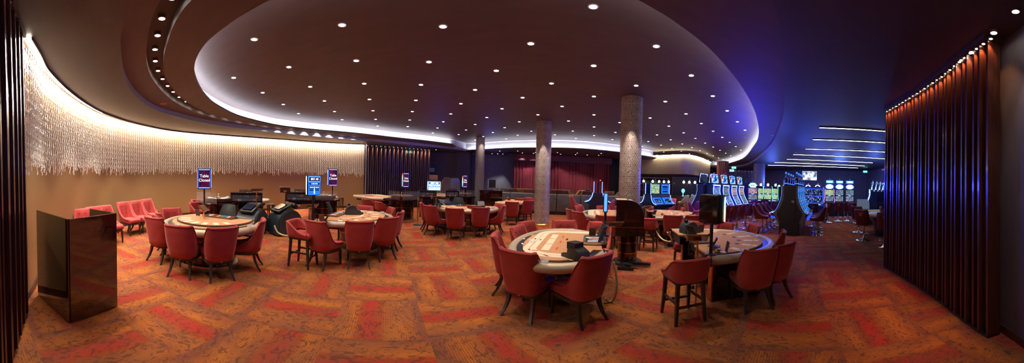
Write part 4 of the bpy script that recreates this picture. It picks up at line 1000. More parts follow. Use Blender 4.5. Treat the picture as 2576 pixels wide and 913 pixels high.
# ---------------------------------------------------------------- roulette consoles and chip racks
def roulette(label,c,rz,L=2.3,glass=True,bands=True):
    """local: wheel end at origin, felt runs along +Y"""
    t=thing('roulette_table',label,'roulette table',(c[0],c[1],0),rz)
    mb=MB(); mb.lathe([(.56,.80),(.60,.81),(.60,.86),(.57,.87)],(0,0,0),36); mb.prism([(-.56,0),(.56,0),(.56,.45),(-.56,.45)],.80,.868); mb.build('console_top',M_lacq,t)
    mb=MB(); mb.lathe([(.50,.10),(.50,.80)],(0,.05,0),36); b=mb.build('console_body',M_lacq,t)
    if bands:
        for z in (.35,.55):
            mb=MB(); mb.lathe([(.50,z),(.51,z),(.51,z+.02),(.50,z+.02)],(0,.05,0),36,caps=False); tag(mb.build('band',M_copper,b),'copper band')
    mb=MB(); mb.lathe([(.53,0),(.53,.10),(.50,.105)],(0,.05,0),36); mb.build('plinth',M_steel,t)
    mb=MB(); mb.lathe([(.40,.87),(.44,.90),(.45,.99),(.43,1.0),(.40,.985),(.30,.94),(.24,.93),(.001,.95)],(0,.02,0),40); w=mb.build('wheel_bowl',mat('wheel_wood',(.10,.035,.02),.2,coat=.6),t)
    mb=MB(); mb.lathe([(.001,.95),(.03,.955),(.02,1.0),(.035,1.02),(.02,1.04),(.012,1.09),(.03,1.10),(.001,1.12)],(0,.02,0),16); mb.build('turret',M_brass,w)
    mb=MB(); mb.lathe([(.445,1.0),(.445,1.005),(.001,1.006)],(0,.02,0),40); mb.build('wheel_cover',M_pane,w)
    if glass:
        mb=MB(); mb.box((0,-.50,1.02),(.85,.006,.30)); mb.box((-.52,-.12,1.02),(.006,.6,.30)); mb.build('glass_screen',M_pane,t)
        mb=MB()
        for x,y in ((-.43,-.50),(.43,-.50),(-.52,.18)): mb.cyl((x,y,.86),(x,y,1.18),.006)
        mb.build('glass_post',M_steel,t)
    # betting layout
    poly=[(-.45,.45),(.45,.45),(.62,.9),(.62,L-.2),(.50,L),(-.50,L),(-.62,L-.2),(-.62,.9)]
    mb=MB(); mb.prism(poly,.80,.83); mb.build('felt_top',M_felt,t,smooth=False)
    mb=MB()
    pts=[(-.45,.5,.81),(-.66,.9,.81),(-.66,L-.2,.81),(-.52,L+.03,.81),(.52,L+.03,.81),(.66,L-.2,.81),(.66,.9,.81),(.45,.5,.81)]; mb.tube(pts,.058,10); mb.build('padded_rail',M_rail,t,ang=60)
    mb=MB(); mb.prism([(-.5,.6),(.5,.6),(.5,L-.15),(-.5,L-.15)],.66,.80); mb.box((0,L*.62,.33),(.5,.9,.66)); mb.build('apron',M_lacq,t)
    mb=MB()
    for k in range(5): mb.prism([(-.38,1.0+k*.2),(.38,1.0+k*.2),(.38,1.01+k*.2),(-.38,1.01+k*.2)],.8305,.8315)
    for k in range(4): mb.prism([(-.38+k*.25,1.0),(-.37+k*.25,1.0),(-.37+k*.25,1.81),(-.38+k*.25,1.81)],.8305,.8315)
    mb.build('layout_print',M_feltw,t,smooth=False)
    return t
def chip_rack(label,c,rz,z=.86,w=.95,tray=True):
    """raised display rack of chips behind acrylic, local -Y faces the viewer"""
    t=thing('chip_rack',label,'chip rack',(c[0],c[1],0),rz)
    mb=MB(); mb.box((0,0,z+.02),(w,.42,.05)); mb.box((0,.17,z+.15),(w,.05,.28)); mb.box((-w/2+.02,0,z+.15),(.04,.40,.24)); mb.box((w/2-.02,0,z+.15),(.04,.40,.24)); mb.rbox((0,0,z+.28),(w,.42,.05),.015); mb.build('case',M_lacq,t)
    mb=MB(); mb.box((0,-.195,z+.14),(w-.08,.004,.18)); mb.build('acrylic_front',M_pane,t)
    mb=MB(); n=16
    for r_ in range(2):
        for k in range(n):
            x=-w/2+.08+(w-.16)*(k+.5)/n; zz=z+.045+r_*.085; y=-.10+r_*.10
            hh=.062; mb.cyl((x,y,zz),(x,y,zz+hh),.021,n=8,m=(k*7//n+(2 if r_ else 0))%7)
    mb.build('chip_column',M_chips,t)
    mb=MB()
    for k in range(9): mb.box((-.18+k*.045,0,z+.345),(.022,.06,.075))
    mb.box((0,0,z+.31),(.42,.09,.012)); mb.build('card_rack',M_black,t)
    mb=MB(); mb.box((-w*.32,.0,.43),(.14,.40,.86)); mb.build('support_leg',mat('walnut_leg',(.14,.06,.03),.35),t)
    mb=MB(); mb.box((.1,.05,.80),(w*.7,.30,.10)); mb.build('undershelf',M_black,t)
    return t
p1_=az(549,7.7)
roulette('roulette table with brass turret wheel at the bead wall, behind the poker table',(p1_.x,p1_.y),rot_to((-.72,.69))*0+rot_to((-.35,.93)),L=1.9)
chip_rack('dark chip rack with chip columns beside the first roulette wheel',az(619,7.75),fc(az(619,7.75),.10))
p2_=az(815,9.2)
roulette('roulette table with glass screen behind the blue odds screen, by the bead wall',(p2_.x,p2_.y),rot_to((-.75,.65)),L=1.7)
chip_rack('dark chip rack behind the blue odds screen, second from the left',az(757,8.3),fc(az(757,8.3),-.08))
p3_=az(1012,9.9)
roulette('long roulette table with dark banded round cabinet in front of the bronze fin screen',(p3_.x,p3_.y),rot_to((-.93,.36)),L=2.5)
chip_rack('small dark chip rack left of the wide blue screen',az(1076,11.2),fc(az(1076,11.2)),z=.84,w=.8)
chip_rack('small dark chip rack between the wide blue screen and the plain column',az(1139,11.6),fc(az(1139,11.6)),z=.86,w=.6)
roulette('distant roulette table behind the wide blue screen',tuple(az(1168,12.6)),rot_to((-.9,.45)),L=2.4)
def chip_machine(label,c,rz,body=None):
    """rounded chip sorting machine, local -Y faces viewer"""
    t=thing('chip_sorter',label,'chip sorting machine',(c[0],c[1],0),rz)
    prof=[]
    for k in range(15):
        a=PI*k/14; prof.append((.40*math.cos(a),.28+.44*math.sin(a)**.9 if k not in (0,14) else .28))
    prof=[(.40,.04)]+prof+[(-.40,.04)]
    mb=MB(); mb.vprism(prof,-.30,.30); mb.build('body',body or M_navy,t,ang=45)
    mb=MB(); mb.vprism([(p[0]*.9,.03+p[1]*.93) for p in prof],-.325,-.299); mb.vprism([(p[0]*.9,.03+p[1]*.93) for p in prof],.299,.325); mb.build('side_panel',M_char,t,ang=45)
    mb=MB(); mb.lathe([(.10,.0),(.13,.01),(.14,.03),(.11,.035),(.08,.02)],(0,0,0),24,caps=False)
    for q in range(len(mb.v)): x,y,z=mb.v[q]; mb.v[q]=(-.32-z*.6,x*.9,.45+y*1.5)
    mb.build('ring_handle',mat('grey_plastic',(.16,.17,.18),.4),t)
    mb=MB(); mb.rbox((0,-.10,.76),(.44,.52,.07),.02,rx=R(22)); mb.rbox((0,.24,.80),(.40,.16,.12),.02,rx=R(-35)); mb.build('chip_chute',M_black,t)
    mb=MB(); mb.box((0,-.16,.80),(.30,.30,.01),rx=R(22)); mb.build('control_panel',mat('dark_glass',(.01,.02,.05),.08,coat=1),t)
    for sx in (-1,1):
        for sy in (-1,1): mb=MB(); mb.cyl((sx*.25-.02,sy*.28,.022),(sx*.25+.02,sy*.28,.022),.022); mb.build('caster',M_black,t)
    return t
chip_machine('rounded grey chip sorting machine between the poker table and the left blackjack table',at(716,587,0),fc(at(716,587,0),-1.0))
chip_machine('rounded blue black chip sorting machine under the first chip rack',az(635,7.2),fc(az(635,7.2),-.55))
chip_machine('blue black chip sorting machine behind the middle blackjack table',az(1122,9.6),fc(az(1122,9.6),.5))
chip_machine('rounded grey chip sorting machine just left of the middle dealer chair',az(1128,8.75),fc(az(1128,8.75),.7),M_char)
# ---------------------------------------------------------------- dark curved card cabinet
cc=at(1582,668,0)+Vector((.06,.22))
t=thing('card_cabinet','tall dark lacquered cabinet with curved roll top and round banded pedestal before the patterned column','cabinet',(cc.x,cc.y,0),fc(cc,.12))
mb=MB(); prof=[(-.27,.62),(-.27,1.34),(-.04,1.34)]+[(-.04+.33*math.sin(R(a)),1.0+.34*math.cos(R(a))) for a in range(0,91,9)]+[(.29,.62)]
M4=Matrix.Rotation(PI/2,4,'Z')
mb.M=Matrix.Rotation(-PI/2,4,'Z'); mb.vprism([(p[0],p[1]) for p in prof],-.24,.24); mb.build('body',M_lacq,t,ang=30)
mb=MB(); mb.box((-.155,0,1.347),(.22,.47,.012)); mb.build('top_pad',M_felt,t)
mb=MB(); pr=[(-.04+.338*math.sin(R(a)),1.0+.348*math.cos(R(a))) for a in range(0,91,9)]; mb.M=Matrix.Rotation(-PI/2,4,'Z')
for s in (-.22,.22): mb.tube([(s,p[0],p[1]) for p in pr],.009,6)
mb.build('roll_rail',M_steel,t)
mb=MB(); mb.box((.01,0,.80),(.585,.49,.015)); mb.build('moulding',M_copper,t)
mb=MB(); mb.lathe([(.205,.06),(.205,.63)],(0,0,0),36); pd=mb.build('pedestal',M_lacq,t)
for z in (.24,.46):
    mb=MB(); mb.lathe([(.205,z),(.211,z),(.211,z+.022),(.205,z+.022)],(0,0,0),36,caps=False); mb.build('band',M_copper,pd)
mb=MB(); mb.lathe([(.30,0),(.30,.05),(.27,.058),(.001,.06)],(0,0,0),36); mb.build('base',mat('dark_steel',(.12,.12,.12),.35,.8),t)
mb=MB(); mb.leg([(-.12,-.22,.05),(.12,-.42,.06),(.12,-.43,.06)],[.05,.05,.05]); mb.box((-.08,-.52,.035),(.30,.06,.06),rz=-.25); mb.box((.22,-.30,.06),(.42,.055,.06),rz=-.35); mb.box((-.12,-.36,.04),(.055,.36,.055),rz=.1); mb.build('foot',M_black,t)
# ---------------------------------------------------------------- glossy folding stand at the left
HL=1.22
q=[at(x,y,0) for x,y in ((98,742),(177,814),(293,771))]; back=q[2]+(q[0]-q[1])*.62
M_gloss=mat('glossy_brown_lacquer',(.05,.012,.006),.06,coat=1,spec=.8)
t=thing('lectern_screen','glossy dark brown three sided stand by the bead wall, left foreground','stand',(q[1].x,q[1].y,0))
def panel(a,b,name,z0=.015,z1=HL):
    a=a-q[1]; b=b-q[1]; d=b-a; mb=MB(); mb.box(((a.x+b.x)/2,(a.y+b.y)/2,(z0+z1)/2),(d.length,.028,z1-z0),math.atan2(d.y,d.x)); mb.build(name,M_gloss,t,smooth=False)
panel(q[0],q[1],'side_panel'); panel(q[1],q[2],'front_panel'); panel(q[2],back,'side_panel')
mb=MB(); c4=[p-q[1] for p in (q[0].lerp(q[1],.04),q[1].lerp((q[0]+q[2])/2,.05),q[2].lerp(back,.04),back)]; mb.prism([c[:] for c in (c4[0],c4[1],c4[2],c4[3])],.80,.825); mb.build('inner_shelf',M_gloss,t,smooth=False)
# ---------------------------------------------------------------- reception desk with monitor, beside plain column
dk=az(1235,12.2)
t=thing('reception_desk','dark lacquered desk with a monitor beside the plain column','desk',(dk.x,dk.y,0),fc(dk,.1))
mb=MB(); mb.box((0,0,.60),(1.05,.55,1.12)); mb.build('body',M_lacq,t); mb=MB(); mb.box((0,0,1.18),(1.12,.62,.04)); mb.build('top',M_lacq,t); mb=MB(); mb.box((0,0,.02),(1.0,.5,.04)); mb.build('plinth',M_steel,t)
t=thing('monitor','dark desktop monitor standing on the lacquered desk','monitor',(dk.x+.05,dk.y,1.202),fc(dk,.8))
mb=MB(); mb.box((0,0,.30),(.50,.04,.42)); b=mb.build('casing',mat('silver_plastic',(.35,.36,.38),.35),t); mb=MB(); mb.box((0,-.0205,.30),(.46,.003,.38)); mb.build('screen',M_black,b); mb=MB(); mb.cyl((0,.03,.01),(0,.03,.15),.02); mb.lathe([(.10,0),(.10,.01),(.02,.02)],(0,.03,0),18); mb.build('stand',M_black,t)
# ---------------------------------------------------------------- columns
def pattern_mat():
    m=bpy.data.materials.new('lace_wallpaper'); m.use_nodes=True; nt=m.node_tree; N=nt.nodes; L=nt.links; b=N['Principled BSDF']
    tc=N.new('ShaderNodeTexCoord'); sp=N.new('ShaderNodeSeparateXYZ'); L.new(tc.outputs['Object'],sp.inputs[0])
    def mt(op,a,c=None):
        n=N.new('ShaderNodeMath'); n.operation=op
        for i,v in enumerate((a,c)):
            if v is None: continue
            if isinstance(v,(int,float)): n.inputs[i].default_value=v
            else: L.new(v,n.inputs[i])
        return n.outputs[0]
    ang=mt('MULTIPLY',mt('ARCTAN2',sp.outputs[1],sp.outputs[0]),.285)
    u=mt('DIVIDE',ang,.2985); v=mt('DIVIDE',sp.outputs[2],.285)
    fu=mt('SUBTRACT',mt('FRACT',u),.5); fv=mt('SUBTRACT',mt('FRACT',v),.5)
    r=mt('SQRT',mt('ADD',mt('MULTIPLY',fu,fu),mt('MULTIPLY',fv,fv))); th=mt('ARCTAN2',fv,fu)
    # petals in rings round each rosette
    def dots(r0,n,w):
        ca=mt('GREATER_THAN',mt('COSINE',mt('MULTIPLY',th,n)),.1); rr=mt('LESS_THAN',mt('ABSOLUTE',mt('SUBTRACT',r,r0)),w); return mt('MULTIPLY',ca,rr)
    d=mt('MAXIMUM',dots(.16,6,.05),dots(.29,12,.042)); d=mt('MAXIMUM',d,dots(.42,18,.036)); d=mt('MAXIMUM',d,mt('LESS_THAN',r,.07))
    vo=N.new('ShaderNodeTexVoronoi'); vo.inputs['Scale'].default_value=1; cb=N.new('ShaderNodeCombineXYZ'); L.new(mt('MULTIPLY',ang,24),cb.inputs[0]); L.new(mt('MULTIPLY',sp.outputs[2],24),cb.inputs[1]); L.new(cb.outputs[0],vo.inputs['Vector'])
    outd=mt('MULTIPLY',mt('GREATER_THAN',r,.48),mt('LESS_THAN',vo.outputs['Distance'],.36)); d=mt('MAXIMUM',d,outd)
    mx=N.new('ShaderNodeMix'); mx.data_type='RGBA'; L.new(d,mx.inputs[0]); mx.inputs[6].default_value=(.44,.37,.33,1); mx.inputs[7].default_value=(.14,.05,.035,1); L.new(mx.outputs[2],b.inputs['Base Color']); b.inputs['Roughness'].default_value=.35
    return m
M_lace=pattern_mat()
def column(x,d,r,label,m,base=True,z1=ZD,shine=False):
    p=az(x,d); t=thing('column',label,'column',(p.x,p.y,0))
    mb=MB(); mb.lathe([(r,.12 if base else 0),(r,z1)],(0,0,0),56,caps=False); mb.build('shaft',m,t,ang=80)
    if base: mb=MB(); mb.lathe([(r+.02,0),(r+.02,.10),(r,.125)],(0,0,0),48); mb.build('base',M_brass,t)
    return p
c1=column(1365,9.55,.285,'patterned column with brass base in the middle of the room, left one of two',M_lace)
c2=column(1584,6.5,.275,'patterned column behind the dark curved cabinet, nearest column',M_lace)
c3=column(1206,13.6,.24,'plain grey brown column left of the lounge curtain',mat('column_taupe',(.22,.18,.17),.5))
c4=column(1909,18.6,.42,'blue lit plain column far behind the slot machines',mat('column_grey',(.2,.2,.24),.5),base=False,z1=ZP)
for c,pw in ((c1,120),(c2,130)):
    d=(-c).normalized(); lp=c+d*.62
    spot((lp.x,lp.y,ZD-.03),pw,(1,.93,.82),42,.25,.02,'column_lamp')
# ---------------------------------------------------------------- dome downlights on their staggered grid
def inside(p,poly):
    r=False; n=len(poly)
    for i in range(n):
        a=poly[i]; b=poly[(i+1)%n]
        if (a.y>p.y)!=(b.y>p.y) and p.x<(b.x-a.x)*(p.y-a.y)/(b.y-a.y)+a.x: r=not r
    return r
E_dl=emat('downlight_glow',(1,.97,.93),9); M_trim=mat('white_trim',(.55,.55,.55),.4)
din=offset(D,.30); s_=.806*2.27; th=-.321; ox,oy=-.161*2.27,-.367*2.27
dlp=None; nlights=0
for j2 in range(-4,30):
    for i2 in range(-16,20):
        if (i2-j2)%2: continue
        i_,j_=i2/2*s_,j2/2*s_; p=Vector((i_*math.cos(th)-j_*math.sin(th)+ox,i_*math.sin(th)+j_*math.cos(th)+oy))
        if not inside(p,din): continue
        if any((p-c).length<.42 for c in (c1,c2,c3)): continue
        if dlp is None:
            mb=MB(); mb.lathe([(.062,-.001),(.062,-.006),(.046,-.008)],(0,0,0),18,0,caps=False); mb.lathe([(.046,-.007),(.001,-.007)],(0,0,0),18,1,caps=False)
            dlp=mb.build('ceiling_downlight',[M_trim,E_dl],None); o=dlp
        else: o=dlp.copy(); COL.objects.link(o)
        o.location=(p.x,p.y,ZD); tag(o,'small round white downlight in the oval dome ceiling','ceiling light','downlights in the oval dome')
        f=math.exp(-((max(0,p.x-1.5))/7)**2)
        right=max(0,min(1,(p.x-1.0)/5)); pw=DLP*(1-.22*right)*(.8 if p.y<3 else 1)
        if p.length>1: spot((p.x,p.y,ZD-.012),pw,(1,.86,.72),74,.55,.035); nlights+=1
print('dome lights',nlights)
# slot lights in the ring
E_tr=emat('track_glow',(1,.97,.92),22)
acc=0; last=None; tp=None
L=[0]
for a,b in zip(tk[:-1],tk[1:]): L.append(L[-1]+(b-a).length)
def along(s):
    for i in range(len(tk)-1):
        if s<=L[i+1]: break
    u=(s-L[i])/max(1e-6,(L[i+1]-L[i])); return tk[i].lerp(tk[i+1],u)
s=.46; k=0
while s<L[-1]-.1:
    p=along(s)
    if tp is None:
        mb=MB(); mb.lathe([(.045,0),(.045,-.05),(.036,-.052)],(0,0,0),16,0); mb.lathe([(.036,-.0525),(.001,-.0525)],(0,0,0),16,1,caps=False); tp=mb.build('slot_spotlight',[M_steel,E_tr],None); o=tp
    else: o=tp.copy(); COL.objects.link(o)
    o.location=(p.x,p.y,ZR+.159); tag(o,'spotlight sunk in the dark curved ceiling slot','ceiling light','spotlights in the curved ceiling slot')
    spot((p.x,p.y,ZR+.10),TRP,(1,.88,.74),104,.35,.02,'slot_lamp'); s+=.455 if k<11 else .62; k+=1
# red smoke detector covers
for x,y,zz in ((411,260,ZR),(691,325,ZR),(1151,375,ZP),(1137,380,ZP)):
    p=at(x,y,zz); mb=MB(); mb.lathe([(.10,0),(.10,-.012),(.001,-.014)],(0,0,0),24); tag(mb.build('ceiling_speaker',mat('salmon_cover',(.45,.15,.12),.6),None,(p.x,p.y,zz)),'round salmon coloured ceiling speaker cover','ceiling speaker','salmon ceiling covers')
# ---------------------------------------------------------------- linear lights of the slot room
E_lin=emat('linear_light_glow',(.86,.90,1),LIN)
lo=Vector((6.65,2.64)); 
rows=[((2062,320),None),((2045,350),None),((2027,374),None),((1996,388),(2230,399)),((1980,400),(2195,409)),((1948,408),(2175,417)),((1932,415),(2158,422))]
nm=['nearest','second','third','fourth','fifth','sixth','farthest']
for k,(a,b) in enumerate(rows):
    p=at(*a,ZP-.012); q_=at(*b,ZP-.012) if b else p+Vector((.40,-.917))*(3.2+.75*k)
    d=q_-p; mb=MB(); mb.box((0,0,-.012),(d.length,.040,.003)); mb.box((0,0,.003),(d.length+.02,.065,.026),m=1)
    tag(mb.build('linear_ceiling_light',[E_lin,M_edge],None,((p.x+q_.x)/2,(p.y+q_.y)/2,ZP-.018),math.atan2(d.y,d.x),smooth=False),f'long thin white ceiling light of the slot machine room, {nm[k]} of seven','ceiling light','linear lights over the slot machines')
# right wall lights
for k,(x,y) in enumerate(((2555,24),(2500,67),(2445,117),(2420,138))):
    p=at(x,y,ZP); mb=MB(); mb.lathe([(.040,0),(.040,-.03),(.030,-.032)],(0,0,0),16,0); mb.lathe([(.030,-.0325),(.001,-.0325)],(0,0,0),16,1,caps=False)
    n_='nearest to the right edge' if k==0 else ('second from the right edge','third from the right edge','fourth from the right edge')[k-1]
    tag(mb.build('wall_washer',[M_steel,E_fin2],None,(p.x,p.y,ZP-.061 if k else ZP)),f'bright round wall washer light over the right fins, {n_}','ceiling light','wall washer lights on the right')
    if k==0: spot((p.x-.02,p.y+.03,ZP-.06),26,(.85,.9,1),60,.6,.02,'washer_lamp')
    elif k==1: spot((p.x,p.y,ZP-.11),8,(1,.8,.6),60,.6,.02,'washer_lamp')
# ---------------------------------------------------------------- slot machines ; local +Y is the player side
E_blue=emat('neon_blue',(.02,.07,1.0),NEON); E_bw=emat('neon_blue_white',(.16,.24,1.0),NEON*1.3); E_green=emat('neon_green',(.10,1.0,.55),3.0); E_amber=emat('neon_amber',(1,.5,.12),3.0); E_wh=emat('neon_white',(.85,.9,1),4.5)
E_violet=emat('neon_violet',(.35,.15,1.0),4)
S1=screen_mat('slot_icy',[(.10,.30,.9),(.35,.6,1),(.03,.12,.8),(.7,.8,.95),(.05,.2,.6)],34,.8,1)
S2=screen_mat('slot_red',[(.7,.12,.1),(.8,.6,.5),(.2,.3,.9),(.9,.85,.8),(.5,.1,.3)],34,.8,2)
S3=screen_mat('slot_green',[(.3,.8,.35),(.75,.9,.4),(.9,.8,.5),(.15,.5,.4),(.95,.95,.8)],30,.8,3)
S4=screen_mat('slot_dark',[(.01,.02,.08),(.02,.05,.2),(.02,.02,.05),(.3,.4,.6),(.01,.01,.04)],18,.9,4)
S5=screen_mat('slot_mixed',[(.1,.35,.2),(.15,.4,.75),(.6,.65,.7),(.3,.15,.5),(.05,.1,.25)],34,.75,5)
S6=screen_mat('slot_burst',[(.01,.02,.35),(.02,.15,.9),(.1,.8,1),(.9,.85,.6),(.9,.15,.05),(.02,.02,.3)],4.5,1.1,6,False)
M_slotk=mat('slot_black_gloss',(.010,.010,.014),.35,coat=.15); M_slotg=mat('slot_grey_side',(.11,.10,.105),.5); M_slotb=mat('slot_blue_side',(.01,.03,.16),.3,coat=.5)
def candle(t,z,y=-.12):
    mb=MB(); mb.cyl((0,y,z),(0,y,z+.05),.022,n=10); mb.cyl((0,y,z+.05),(0,y,z+.09),.026,n=10,m=1); mb.build('candle_lamp',[M_slotk,mat('frosted_dome',(.5,.55,.7),.3)],t)
def curve_y(z):  # concave screen front
    f=(z-.86)/.86; return .30-.46*math.sin(min(1,max(0,f))*PI*.62)**1.0*.62
def slot_curved(label,loc,rz,scr,H=1.78,topper=True,w=.60,edge=None,side=None,group='curved slot machines'):
    t=thing('slot_machine',label,'slot machine',(loc[0],loc[1],0),rz,group)
    prof=[(-.30,0),(.26,0),(.26,.62),(.34,.70),(.34,.76)]+[(curve_y(.84+.9*k/9),.84+.9*k/9) for k in range(10)]+[(-.02,H),(-.30,H)]
    mb=MB(); mb.vprism(prof,-w/2+.03,w/2-.03); mb.build('cabinet',M_slotk,t,ang=30)
    mb=MB()
    for s in (-1,1): mb.vprism(prof,min(s*w/2,s*(w/2-.03)),max(s*w/2,s*(w/2-.03)))
    mb.build('side_panel',side or M_slotb,t,ang=30)
    for nm_,za,zb,m in (('lower_screen',.86,1.24,scr[0]),('upper_screen',1.28,1.66,scr[1])):
        rings=[[( -w/2+.07,curve_y(z)+.006,z),(w/2-.07,curve_y(z)+.006,z)] for z in [za+(zb-za)*k/8 for k in range(9)]]
        mb=MB(); mb.loft(rings,0,closed=False); mb.build(nm_,m,t,ang=80)
    for s in (-1,1):
        mb=MB(); mb.tube([(s*(w/2-.035),curve_y(z)+.016,z) for z in [.82+.90*k/10 for k in range(11)]],.013,6); mb.build('edge_light',edge or E_bw,t)
    mb=MB(); mb.rbox((0,.33,.79),(w-.06,.20,.06),.02); mb.build('button_deck',M_chrome,t)
    mb=MB(); mb.box((0,.0,H-.035),(w-.1,.14,.05)); mb.box((0,.345,.822),(w-.2,.1,.004)); mb.build('light_bar',E_bw,t)
    if topper:
        mb=MB(); mb.box((0,-.12,H+.04),(.20,.06,.10)); mb.box((0,-.10,H+.26),(w-.10,.05,.38),rx=R(-8)); tp_=mb.build('topper',M_slotk,t)
        mb=MB(); mb.box((0,-.066,H+.265),(w-.19,.006,.29),rx=R(-8)); mb.build('topper_screen',S6,tp_)
        mb=MB(); y0=-.07
        for s in (-1,1): mb.cyl((s*(w/2-.07),y0+.02,H+.09),(s*(w/2-.05),y0-.045,H+.46),.013,n=6)
        mb.cyl((-w/2+.07,y0+.02,H+.09),(w/2-.07,y0+.02,H+.09),.013,n=6); mb.cyl((-w/2+.05,y0-.045,H+.46),(w/2-.05,y0-.045,H+.46),.013,n=6)
        mb.build('topper_frame_light',E_bw,tp_); candle(t,H+.45)
    return t
def slot_upright(label,loc,rz,scr,kind,w=.60,H=1.72,group='upright slot machines',edge=None,side=None):
    t=thing('slot_machine',label,'slot machine',(loc[0],loc[1],0),rz,group)
    mb=MB(); mb.vprism([(-.28,0),(.24,0),(.24,.68),(.32,.74),(.32,.80),(.16,.90),(.16,H),(-.28,H)],-w/2,w/2); mb.build('cabinet',side or M_slotk,t,ang=30)
    mb=MB(); mb.box((0,.164,1.12),(w-.13,.01,.32)); mb.build('lower_screen',scr[0],t)
    mb=MB(); mb.box((0,.164,1.50),(w-.13,.01,.32)); mb.build('upper_screen',scr[1],t)
    mb=MB(); mb.box((0,.245,.858),(w-.14,.12,.02),rx=R(-32)); mb.build('button_deck',M_steel,t); mb=MB(); mb.box((0,.255,.872),(w-.3,.03,.008),rx=R(-32)); mb.box((0,.17,1.31),(.16,.012,.025)); mb.build('button_light',E_bw,t)
    if edge:
        for s in (-1,1):
            mb=MB(); mb.tube([(s*(w/2-.01),.17,.88),(s*(w/2+.03),.20,.98),(s*(w/2-.02),.18,1.2),(s*(w/2-.02),.18,H-.05),(s*(w/2-.07),.18,H-.01)],.013,6); mb.build('edge_light',edge,t)
    if kind=='oval' or kind=='hex':
        n=6 if kind=='hex' else 24; e=E_wh if kind=='oval' else E_green
        def disk(r,y0,y1,m,name,sx=1.0,sz=.62,p=None):
            mb=MB(); mb.cyl((0,0,0),(0,1,0),1,n=n); vs=[(v[0]*r*sx,y0+(y1-y0)*v[1],v[2]*r*sz+H+.15) for v in mb.v]; mb.v=vs; return mb.build(name,m,p or t,ang=30)
        hd=disk(.29,-.05,.06,M_slotk,'topper'); disk(.275,.061,.075,(E_blue if kind=='oval' else e),'topper_rim_light',p=hd); disk(.22,.076,.09,(E_wh if kind=='oval' else emat('panel_pale_cyan',(.55,.85,1),2.2)),'topper_sign',p=hd)
        if kind=='hex':
            for k in range(4): mb=MB(); mb.box((-.09+.06*k,.093,H+.15),(.038,.004,.08+.02*(k%2))); mb.build('sign_glyph',emat('sign_dark',(.01,.05,.15),.5),hd)
    if kind=='oval':
        mb=MB(); mb.rbox((0,.0,H+.46),(w-.12,.24,.06),.02,rx=PI/2); b=mb.build('top_sign',M_slotb,t); mb=MB(); mb.rbox((0,.034,H+.46),(w-.20,.15,.004),.02,rx=PI/2); mb.build('sign_panel',emat('sign_blue',(.10,.40,1),3.2),b)
        for k in range(5): mb=MB(); mb.box((-.11+.055*k,.04,H+.46),(.036,.004,.06-.012*(k%2))); mb.build('sign_glyph',E_wh,b)
    if kind=='bluebox':
        mb=MB()
        for z in (.93,1.31,1.70): mb.box((0,.172,z),(w-.04,.01,.022))
        for s in (-1,1): mb.box((s*(w/2-.025),.172,1.31),(.022,.01,.80))
        mb.build('frame_light',E_blue,t)
        mb=MB()
        for k in range(6): a=PI*(k+.5)/6; mb.lathe([(.035,-.01),(.035,.01)],(.11*math.cos(a),.05,H+.03+.09*math.sin(a)),10)
        mb.build('crown_topper',E_wh,t)
    if kind=='plain': 
        mb=MB(); mb.rbox((0,0,H+.09),(.14,.05,.16),.04); mb.build('topper',E_wh,t)
    candle(t,H+(.58 if kind=='oval' else .30 if kind in('hex',) else .12))
    return t
def slot_bottle(label,loc,rz,group='slot machines with bottle shaped toppers'):
    w=.62; H=1.78; t=thing('slot_machine',label,'slot machine',(loc[0],loc[1],0),rz,group)
    def cy(z): f=(z-.80)/.98; return .36-.50*math.sin(min(1,max(0,f))*PI*.5)**.7*.66+ (.10*max(0,f-.6))
    prof=[(-.20,.45),(.20,.45),(.30,.66),(.44,.72),(.44,.76),(.34,.82)]+[(cy(.84+.9*k/8),.84+.9*k/8) for k in range(9)]+[(.08,H),(-.20,H)]
    mb=MB(); mb.vprism(prof,-w/2,w/2); mb.build('cabinet',M_slotk,t,ang=30)
    mb=MB()
    for s in (-1,1):
        P=[(.20,.45),(.30,.66),(.36,.78)]+[(cy(.84+.9*k/8),.84+.9*k/8) for k in range(9)]+[(.08,H),(-.02,H)]+[(cy(.84+.9*k/8)-.10,.84+.9*k/8) for k in range(8,-1,-1)]+[(.24,.74),(.12,.45)]
        mb.vprism(P,min(s*(w/2+.004),s*(w/2-.01)),max(s*(w/2+.004),s*(w/2-.01)))
    mb.build('side_trim',M_slotg,t,ang=30)
    mb=MB(); mb.box((0,-.02,.225),(w-.06,.34,.45)); mb.build('stand',mat('slot_stand_wood',(.05,.02,.015),.4),t)
    rings=[[(-w/2+.05,cy(z)+.006,z),(w/2-.05,cy(z)+.006,z)] for z in [.88+.84*k/10 for k in range(11)]]
    mb=MB(); mb.loft(rings,0,closed=False); mb.build('screen',S1 if 0 else S4,t,ang=80)
    for s in (-1,1):
        mb=MB(); mb.tube([(s*(w/2-.02),cy(z)+.012,z) for z in [.80+.95*k/10 for k in range(11)]],.008,6); mb.build('edge_light',emat('neon_cyan',(.02,.16,.9),2.2),t)
    mb=MB(); mb.rbox((0,.40,.775),(w-.04,.24,.05),.02); mb.build('button_deck',M_chrome,t); mb=MB(); mb.cyl((-.2,.43,.64),(.2,.43,.60),.05,n=10); mb.build('foot_light',emat('neon_deep_blue',(.02,.06,1),1.6),t)
    mb=MB(); mb.lathe([(.001,H+.0),(.075,H+.0),(.08,H+.02),(.08,H+.25),(.07,H+.29),(.03,H+.33),(.026,H+.42),(.034,H+.43),(.034,H+.50),(.001,H+.505)],(0,-.02,0),18,0); bt=mb.build('bottle_topper',mat('bottle_black',(.012,.012,.02),.1,coat=1),t)
    mb=MB(); mb.lathe([(.035,H+.43),(.035,H+.50)],(0,-.02,0),14,caps=False); mb.lathe([(.081,H+.06),(.081,H+.10)],(0,-.02,0),18,caps=False); mb.build('bottle_cap',emat('cap_blue',(.05,.2,.8),1.2),bt)
    return t
